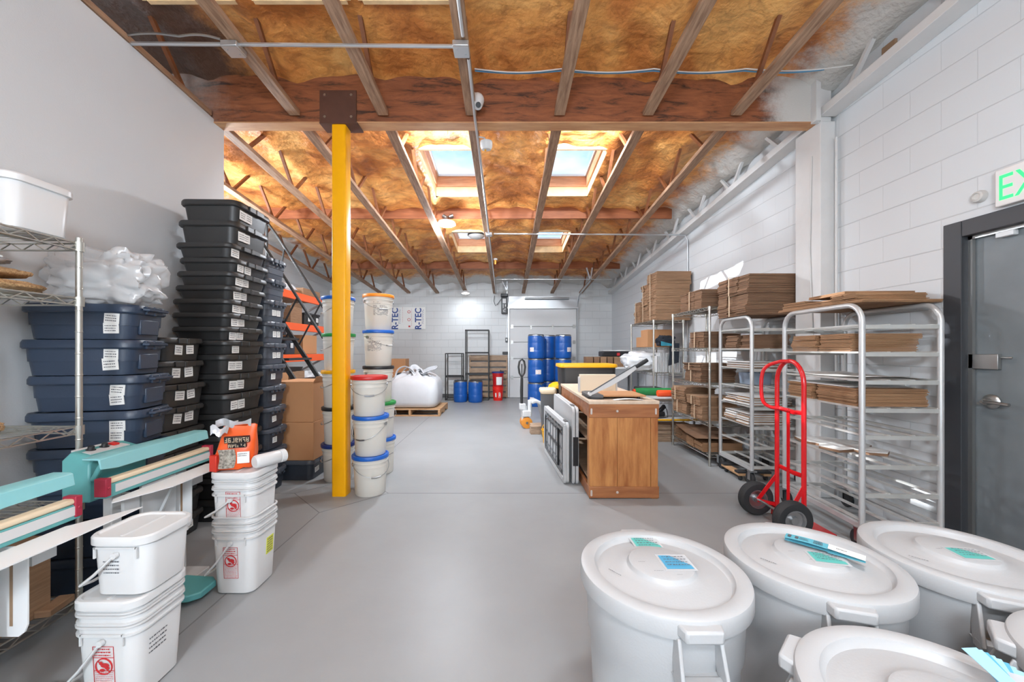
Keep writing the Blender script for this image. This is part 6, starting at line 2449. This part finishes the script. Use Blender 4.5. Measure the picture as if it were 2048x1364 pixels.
# ------------------------------------------------------------------ orange rack on the left, rolling ladder
RX0, RX1 = -4.05, -3.12
t = thing('pallet_rack', 'orange beamed pallet rack along the left wall behind the post', 'rack', (0, 0, 0))
for y in (4.55, 6.95):
    for x in (RX0, RX1 - .04):
        b = MB()
        b.box(x, x + .06, y - .04, y + .04, 0, 2.35)
        b.build('upright', m_blackmetal if False else mat('rack_upright', (92, 96, 104), .5), t, smooth=0)
    for k in range(4):
        b = MB()
        b.bar((RX0 + .05, y, .25 + .5 * k), (RX1 - .04, y, .7 + .5 * k), .03, .03)
        b.build('brace', m_satin, t, smooth=0)
LEV = (2.14, 1.68, 1.215, .62)
for z in LEV:
    for x in (RX0 + .01, RX1 - .04):
        b = MB()
        b.box(x, x + .045, 4.59, 6.91, z - .11, z)
        b.build('beam', m_rackorange, t, bevel=.006)
    b = MB()
    b.box(RX0 + .056, RX1 - .041, 4.60, 6.90, z - .02, z - .003)
    b.build('deck', m_palletdark, t, smooth=0)


def rk(Y, z):
    return (-3.40, Y, z + .001)


# goods, level by level
t = thing('hose_coil', 'yellow hose coil on the top level of the orange rack', 'hose', (-3.36, 5.25, 2.145))
b = MB()
pts = []
for k in range(80):
    a = 2 * PI * k / 20
    pts.append((.16 * math.cos(a), .19 * math.sin(a), .03 + .035 * k / 20 + .008 * math.sin(a * 3)))
b.tube(pts, .022, 8)
b.build('coil', m_ylid, t)
blob('plastic_bag', [m_poly], 'crumpled pale bag on the top level of the orange rack, beside the hose', 'bag', (-3.42, 5.75, 2.145), (.22, .22, .07), 41, rough=.25)
carton('cardboard_carton', 'flat tan carton at the far end of the top orange rack level', .5, .55, .12, (-3.45, 6.35, 2.145), 0, m=m_card)
blob('silver_bag', [m_silver], 'shiny silver bag stacked on the black bins of the second orange rack level', 'bag', (-3.36, 5.40, 1.885), (.15, .20, .09), 42, rough=.3, ridge=.2)
GBn = 'small black bins on the second level of the orange rack'
for i, y in enumerate((4.86, 5.14, 5.42, 6.30, 6.56)):
    tt = make_tote(.30, .25, .20, m_blacktote, m_blk, ['first', 'second', 'third', 'fourth', 'fifth'][i] + ' small black bin from the near end, second level of the orange rack', (-3.36, y, 1.682), 0, GBn, ribs=0, rad=.03, notch=False, lid_h=.02)
    sticker((.142, 0, .10), '+x', .075, .07, tt, 800 + i)
carton('cardboard_carton', 'brown carton between the small bins, second level of the orange rack', .38, .40, .26, (-3.42, 5.92, 1.682), .1, m=m_card, flaps=True)
blob('silver_bag', [m_silver], 'lowest silver bag on the third level of the orange rack', 'bag', (-3.40, 5.06, 1.217), (.22, .30, .05), 43, rough=.2, ridge=.15)
blob('silver_bag', [m_poly], 'middle pale bag on the third level of the orange rack', 'bag', (-3.40, 5.10, 1.345), (.20, .28, .05), 44, rough=.2, ridge=.15)
blob('silver_bag', [m_silver], 'upper brownish foil bag on the third level of the orange rack', 'bag', (-3.42, 5.0, 1.47), (.17, .24, .06), 45, rough=.25, ridge=.2)
tt = make_tote(.30, .30, .26, m_slatedark, m_blk, 'dark bin on the third level of the orange rack', (-3.34, 5.75, 1.217), 0, None, ribs=0, rad=.03, notch=False, lid_h=.02)
sticker((.142, 0, .13), '+x', .07, .07, tt, 820)
carton('cardboard_carton', 'orange brown carton beside the dark bin, third level of the orange rack', .40, .44, .30, (-3.38, 6.25, 1.217), 0, m=m_cardbox)
t = thing('black_tray', 'flat black tray hanging low over the cartons of the orange rack', 'tray', (-3.40, 5.6, 1.04))
t.location = (-3.38, 5.55, .96)
b = MB()
b.loft([rrect(.4, .9, .03, 0, 3), rrect(.44, .94, .03, .06, 3)])
b.build('tray', m_blk, t)
for i, (y, w, h, m) in enumerate(((4.90, .42, .335, m_card), (5.38, .46, .335, m_cardbox), (5.86, .40, .335, m_card))):
    carton('cardboard_carton', ['near', 'middle', 'far'][i] + ' brown carton on the lowest level of the orange rack', .42, w, h, (-3.38, y, .622), 0, m=m, group='cartons on the lowest orange rack level')
blob('plastic_bag', [m_poly], 'white film bundle at the far end of the lowest orange rack level', 'bag', (-3.36, 6.45, .622), (.2, .26, .16), 47, rough=.25, ridge=.2)

t = thing('rolling_ladder', 'black rolling ladder with slanted rails between the totes and the orange rack', 'ladder', (0, 0, 0))
ya, yb_ = 4.32, 4.86
for y in (ya, yb_):
    b = MB()
    b.bar((-2.93, y, 1.80), (-1.80, y, .055), .03, .05)
    b.build('stringer', m_blackmetal, t, smooth=0, bevel=.003)
    b = MB()
    h = [(-2.86, y, 1.68), (-2.99, y, 2.86), (-2.92, y, 2.78), (-2.05, y, 1.42), (-1.98, y, 1.22), (-2.10, y, .54)]
    b.tube([(-3.02, y, 2.90), (-2.86, y, 2.68), (-2.04, y, 1.40), (-1.985, y, 1.28), (-1.985, y, 1.15), (-2.09, y, .52)], .016, 8)
    b.build('handrail', m_blackmetal, t)
    b = MB()
    b.tube([(-3.02, y, 2.90), (-3.02, y, .07)], .016, 8)
    b.build('rear_post', m_blackmetal, t)
    for (p, q) in (((-2.34, 1.87), (-2.62, 1.33)), ((-2.80, 2.55), (-2.93, 1.80)), ((-2.75, 1.5), (-3.02, .9)), ((-2.3, .85), (-3.02, .30))):
        b = MB()
        b.tube([(p[0], y, p[1]), (q[0], y, q[1])], .011, 6)
        b.build('side_brace', m_blackmetal, t)
    for x in (-3.02, -1.86):
        b = MB()
        b.lathe([(0, -.012), (.048, -.012), (.052, 0), (.048, .012), (0, .012)], 18, T(x, y, .052) @ RX(PI / 2))
        b.build('wheel', m_rubber, t)
for k in range(7):
    f = (k + .6) / 7
    x, z = -1.80 - 1.10 * f, .055 + 1.70 * f
    b = MB()
    b.box(x - .10, x + .08, ya + .016, yb_ - .016, z - .012, z + .012)
    b.build('tread', m_blackmetal, t, smooth=0)

# ------------------------------------------------------------------ ceiling services
for i, (lx, ly, lz, lr, lw) in enumerate(LAMPS):
    nm = ['round LED ceiling lamp hung from the blocking between the skylights', 'small round LED ceiling lamp over the back wall', 'round LED ceiling lamp above the white barrels', 'left added fill lamp hidden behind the timber beam',
          'right added fill lamp hidden behind the timber beam'][i]
    t = thing('ceiling_lamp', nm, 'ceiling lamp', (lx, ly, lz))
    b = MB()
    b.lathe([(0, .065), (lr * .5, .062), (lr * .96, .035), (lr * 1.03, .018), (lr * 1.03, -.002), (lr * .96, -.005), (lr * .95, .004), (0, .004)], 32)
    b.build('lamp_housing', m_whitesteel, t)
    b = MB()
    b.lathe([(0, -.030), (lr * .55, -.026), (lr * .88, -.014), (lr * .97, -.006), (0, -.0055)], 32)
    b.build('lamp_diffuser', m_led, t)
    b = MB()
    top = (zf(ly) if i else zf(6.1) - .145) - lz - .02
    if i == 0:
        b.tube([(0, 0, .06), (0, .03, .12), (0, .19, .19)], .012, 8)
        b.cyl((-.08, .15, .19), (-.02, .15, .15), .028, 12)
        b.cyl((.02, .15, .17), (.08, .15, .19), .028, 12)
    else:
        b.cyl((0, 0, .06), (0, 0, max(.07, top)), .008, 8)
    b.build('lamp_hanger', m_satin, t)
for i, (lx, ly, lz, lr, lw) in enumerate(FILL_GLOBES):  # stems for the added fill lights
    nm = ['added fill light on a stem behind the viewer, left', 'added fill light on a stem behind the viewer, right', 'added fill light on a stem hidden behind the partition end', 'added fill light on a stem hidden by the left block wall'][i]
    t = thing('fill_globe', nm, 'ceiling lamp', (lx, ly, lz))
    b = MB()
    b.cyl((0, 0, lr + .005), (0, 0, zf(ly) - lz - (.075 if i < 2 else .03)), .01, 8)
    b.lathe([(0, lr + .05), (.05, lr + .04), (.05, lr + .002), (0, lr + .002)], 16)
    b.build('fill_stem', m_satin, t)
t = thing('ceiling_lamp', 'unlit round grey ceiling lamp beneath the far left skylight', 'ceiling lamp', (-.55, 7.05, 2.985 + .30))
t.location = (-.545, 7.1, 3.39)
b = MB()
b.lathe([(0, .05), (.12, .045), (.165, .02), (.165, 0), (.15, -.004), (0, -.004)], 32)
b.build('lamp_housing', m_blackmetal, t)
b = MB()
b.lathe([(0, -.06), (.07, -.055), (.13, -.03), (.15, -.005), (0, -.005)], 32)
b.build('lamp_diffuser', m_leddim, t)
b = MB()
b.cyl((0, 0, .045), (-.30, 0, .06), .010, 8)
b.cyl((-.30, -.0, .06), (-.45, -.0, .06), .012, 8)
b.build('lamp_hanger', m_satin, t)

# conduits
def conduit(label, pts, r=.011, m=None, name='conduit', cat='conduit', smoothpts=False):
    b = MB()
    b.tube(pts, r, 8)
    o = b.build(name, m or m_galv)
    tag(o, label, cat)
    return o


cy = 2.62
conduit('steel conduit running left from the square box to the partition top', [(-2.60, cy, zc(cy) + .005), (-.36, cy, zc(cy) - .014)], .0125)
conduit('steel conduit along the truss in front of the beam, passing the two cameras', [(-.285, .4, zc(.4) - .014), (-.285, 2.54, zc(2.54) - .014)], .0115)
conduit('steel conduit passing below the beam up to the first blocking', [(-.265, 2.72, zc(2.72) - .014), (-.265, 3.28, 3.25), (-.265, 3.56, 3.25), (-.265, 4.2, zc(4.2) - .014), (-.265, 5.945, zc(5.945) - .014)], .0115)
conduit('steel conduit along the middle truss from the blocking to the back wall', [(-.265, 6.055, zc(6.055) - .014), (-.265, 10.1, zc(10.1) - .014)], .0115)
conduit('steel conduit crossing to the right wall and dropping to the wire shelves', [(-.19, 6.0, zc(6.0) - .014), (2.60, 6.0, zc(6.0) - .03), (2.79, 6.0, zc(6.0) - .04), (2.83, 6.0, zc(6.0) - .12), (2.833, 6.0, 1.2)], .0125)
conduit('thin steel conduit crossing the trusses near the back wall', [(-.22, 8.75, zc(8.75) - .012), (2.40, 8.75, zc(8.75) - .012)], .010)
conduit('grey conduit running down the pilaster on the right wall', [(2.842 - .02, 3.29, 3.1), (2.842 - .02, 3.29, .9)], .010, m_whitewood)
conduit('upper black cable along the top of the right wall', [(2.835, .6, 3.66), (2.835, 2.76, 3.50)], .009, m_blk, 'cable', 'cable')
conduit('lower black cable along the top of the right wall', [(2.835, .6, 3.63), (2.835, 2.78, 3.47)], .009, m_blk, 'cable', 'cable')


def jbox(label, x, y, z, s=.055, m=None):
    t = thing('junction_box', label, 'junction box', (x, y, z))
    b = MB()
    b.box(-s, s, -s, s, -.02, .02)
    b.build('box', m or m_galv, t, bevel=.006)
    b = MB()
    b.box(-s * .93, s * .93, -s * .93, s * .93, -.025, -.0205)
    for q in (-1, 1):
        b.cyl((q * s * .5, q * s * .4, -.025), (q * s * .5, q * s * .4, -.029), .006, 8)
    b.build('cover_plate', m_galv, t)
    return t


jbox('square steel junction box on the middle truss in front of the beam', -.305, 2.63, zc(2.63) - .022)
jbox('square steel junction box on the left truss by the partition', -1.86, 2.63, zc(2.63) - .022)
jbox('round cornered junction box on the middle truss under the first blocking', -.265, 6.0, zc(6.0) - .022, .05)
b = MB()
b.box(2.828, 2.849, 2.80, 2.90, 3.40, 3.55)
o = b.build('cover_board', m_brownplate, None, bevel=.003)
tag(o, 'small brown cover board high on the right wall above the ledger', 'board')


def catenary(label, pts, r, m, sag=.03, name='data_cable', n=8):
    out = []
    for a, c in zip(pts, pts[1:]):
        for k in range(n):
            q = k / n
            p = Vector(a).lerp(Vector(c), q)
            p.z -= sag * math.sin(PI * q)
            out.append(p)
    out.append(Vector(pts[-1]))
    b = MB()
    b.tube(out, r, 6)
    tag(b.build(name, m), label, 'cable')


yy = 3.22
tx = [-.26, .46, 1.226, 1.99]
catenary('blue data cable sagging between the trusses in front of the beam', [(x, yy, zc(yy) + .30 - .0 * i) for i, x in enumerate(tx)] + [(2.66, yy, zc(yy) + .31)], .0065, m_cable, .022)
catenary('white data cable sagging beside the blue one in front of the beam', [(x, yy - .03, zc(yy) + .295) for i, x in enumerate(tx)] + [(2.72, yy - .2, zc(yy) + .20)], .005, m_cablew, .03)
catenary('grey wire hanging loosely down the pilaster', [(2.715, 3.42, 3.0), (2.712, 3.44, 2.2), (2.712, 3.40, 1.3)], .005, m_cablew, .0)
catenary('grey strap cables lying beside the left conduit', [(-2.60, cy - .03, zc(cy) + .03), (-2.2, cy - .03, zc(cy) + .03), (-1.92, cy - .03, zc(cy) + .01)], .008, m_satin, -.02)

# security cameras
def dome(label, loc, rz, under):
    t = thing('security_camera', label, 'camera', loc, rz)
    b = MB()
    if not under:
        b.lathe([(0, .055), (.05, .055), (.054, .045), (.054, .02), (.050, .012), (.046, -.01), (.032, -.045), (.0, -.062)], 28, RX(-.35))
        b.build('camera_dome', m_white, t)
        b = MB()
        b.lathe([(0, .012), (.020, .012), (.022, 0), (.0, 0)], 20, RX(-.35) @ T(0, -.022, -.052) @ RX(PI * .78))
        b.build('lens', m_blk, t)
    else:
        b.lathe([(0, .04), (.055, .04), (.058, .03), (.056, -.01), (.044, -.034), (0, -.04)], 28, RX(.15))
        b.build('camera_base', m_white, t)
        b = MB()
        b.box(-.018, .0, -.01, .01, -.046, -.04)
        b.build('yellow_tag', m_ylid, t, smooth=0)
    b = MB()
    b.tube([(0, 0, .04), (-.02, 0, .075), (-.07, 0, .085)], .008, 6)
    b.build('mount_arm', m_white, t)
    return t


dome('white dome security camera facing the viewer below the beam top', (-.235, 3.20, 3.335), .2, False)
dome('white security camera seen from behind just past the beam', (-.185, 3.62, 3.20), 0, True)
# small sprinkler-like detector by the conduit
t = thing('smoke_detector', 'small white and orange detector hanging from the middle truss', 'detector', (-.20, 7.3, 2.985))
b = MB()
b.cyl((0, 0, .03), (0, 0, .0), .04, 14)
b.build('detector_body', m_white, t)
b = MB()
b.cyl((0, 0, .0), (0, 0, -.08), .018, 12)
b.build('orange_sleeve', m_orange, t)

# exit sign and sensor on the right wall
t = thing('exit_sign', 'green lettered exit sign high on the right wall by the door', 'exit sign', (XR - .001, 2.04, 2.20))
b = MB()
b.box(-.045, 0, -.17, .17, -.105, .105)
b.build('sign_housing', m_signface, t, bevel=.006)
b = MB()
vs, fs = text_geo('EXIT')
b.add([(v[0], v[1], 0) for v in vs], fs, T(-.0465, -.0, -.072) @ face_M((0, 0, 0), '-x') @ Matrix.Diagonal((.155, .205, 1, 1)))
b.build('exit_letters', m_exit, t, smooth=0)
t = thing('wall_sensor', 'small round grey sensor on the right wall beside the exit sign', 'sensor', (XR, 2.31, 2.20))
b = MB()
b.lathe([(.036, .0), (.036, .012), (.030, .028), (.02, .032), (.018, .026), (0, .026)], 24, RY(-PI / 2))
b.build('sensor_body', m_leddim, t)
t = thing('wall_outlet', 'white double outlet plate on the right wall behind the near aluminium rack', 'outlet', (XR, 2.80, .98))
b = MB()
b.box(-.008, -.0005, -.06, .06, -.06, .06)
b.build('plate', m_white, t, bevel=.002)
b = MB()
for y in (-.03, .03):
    for z in (-.025, .025):
        b.box(-.010, -.008, y - .008, y + .008, z - .008, z + .008)
b.build('sockets', m_blk, t, smooth=0)
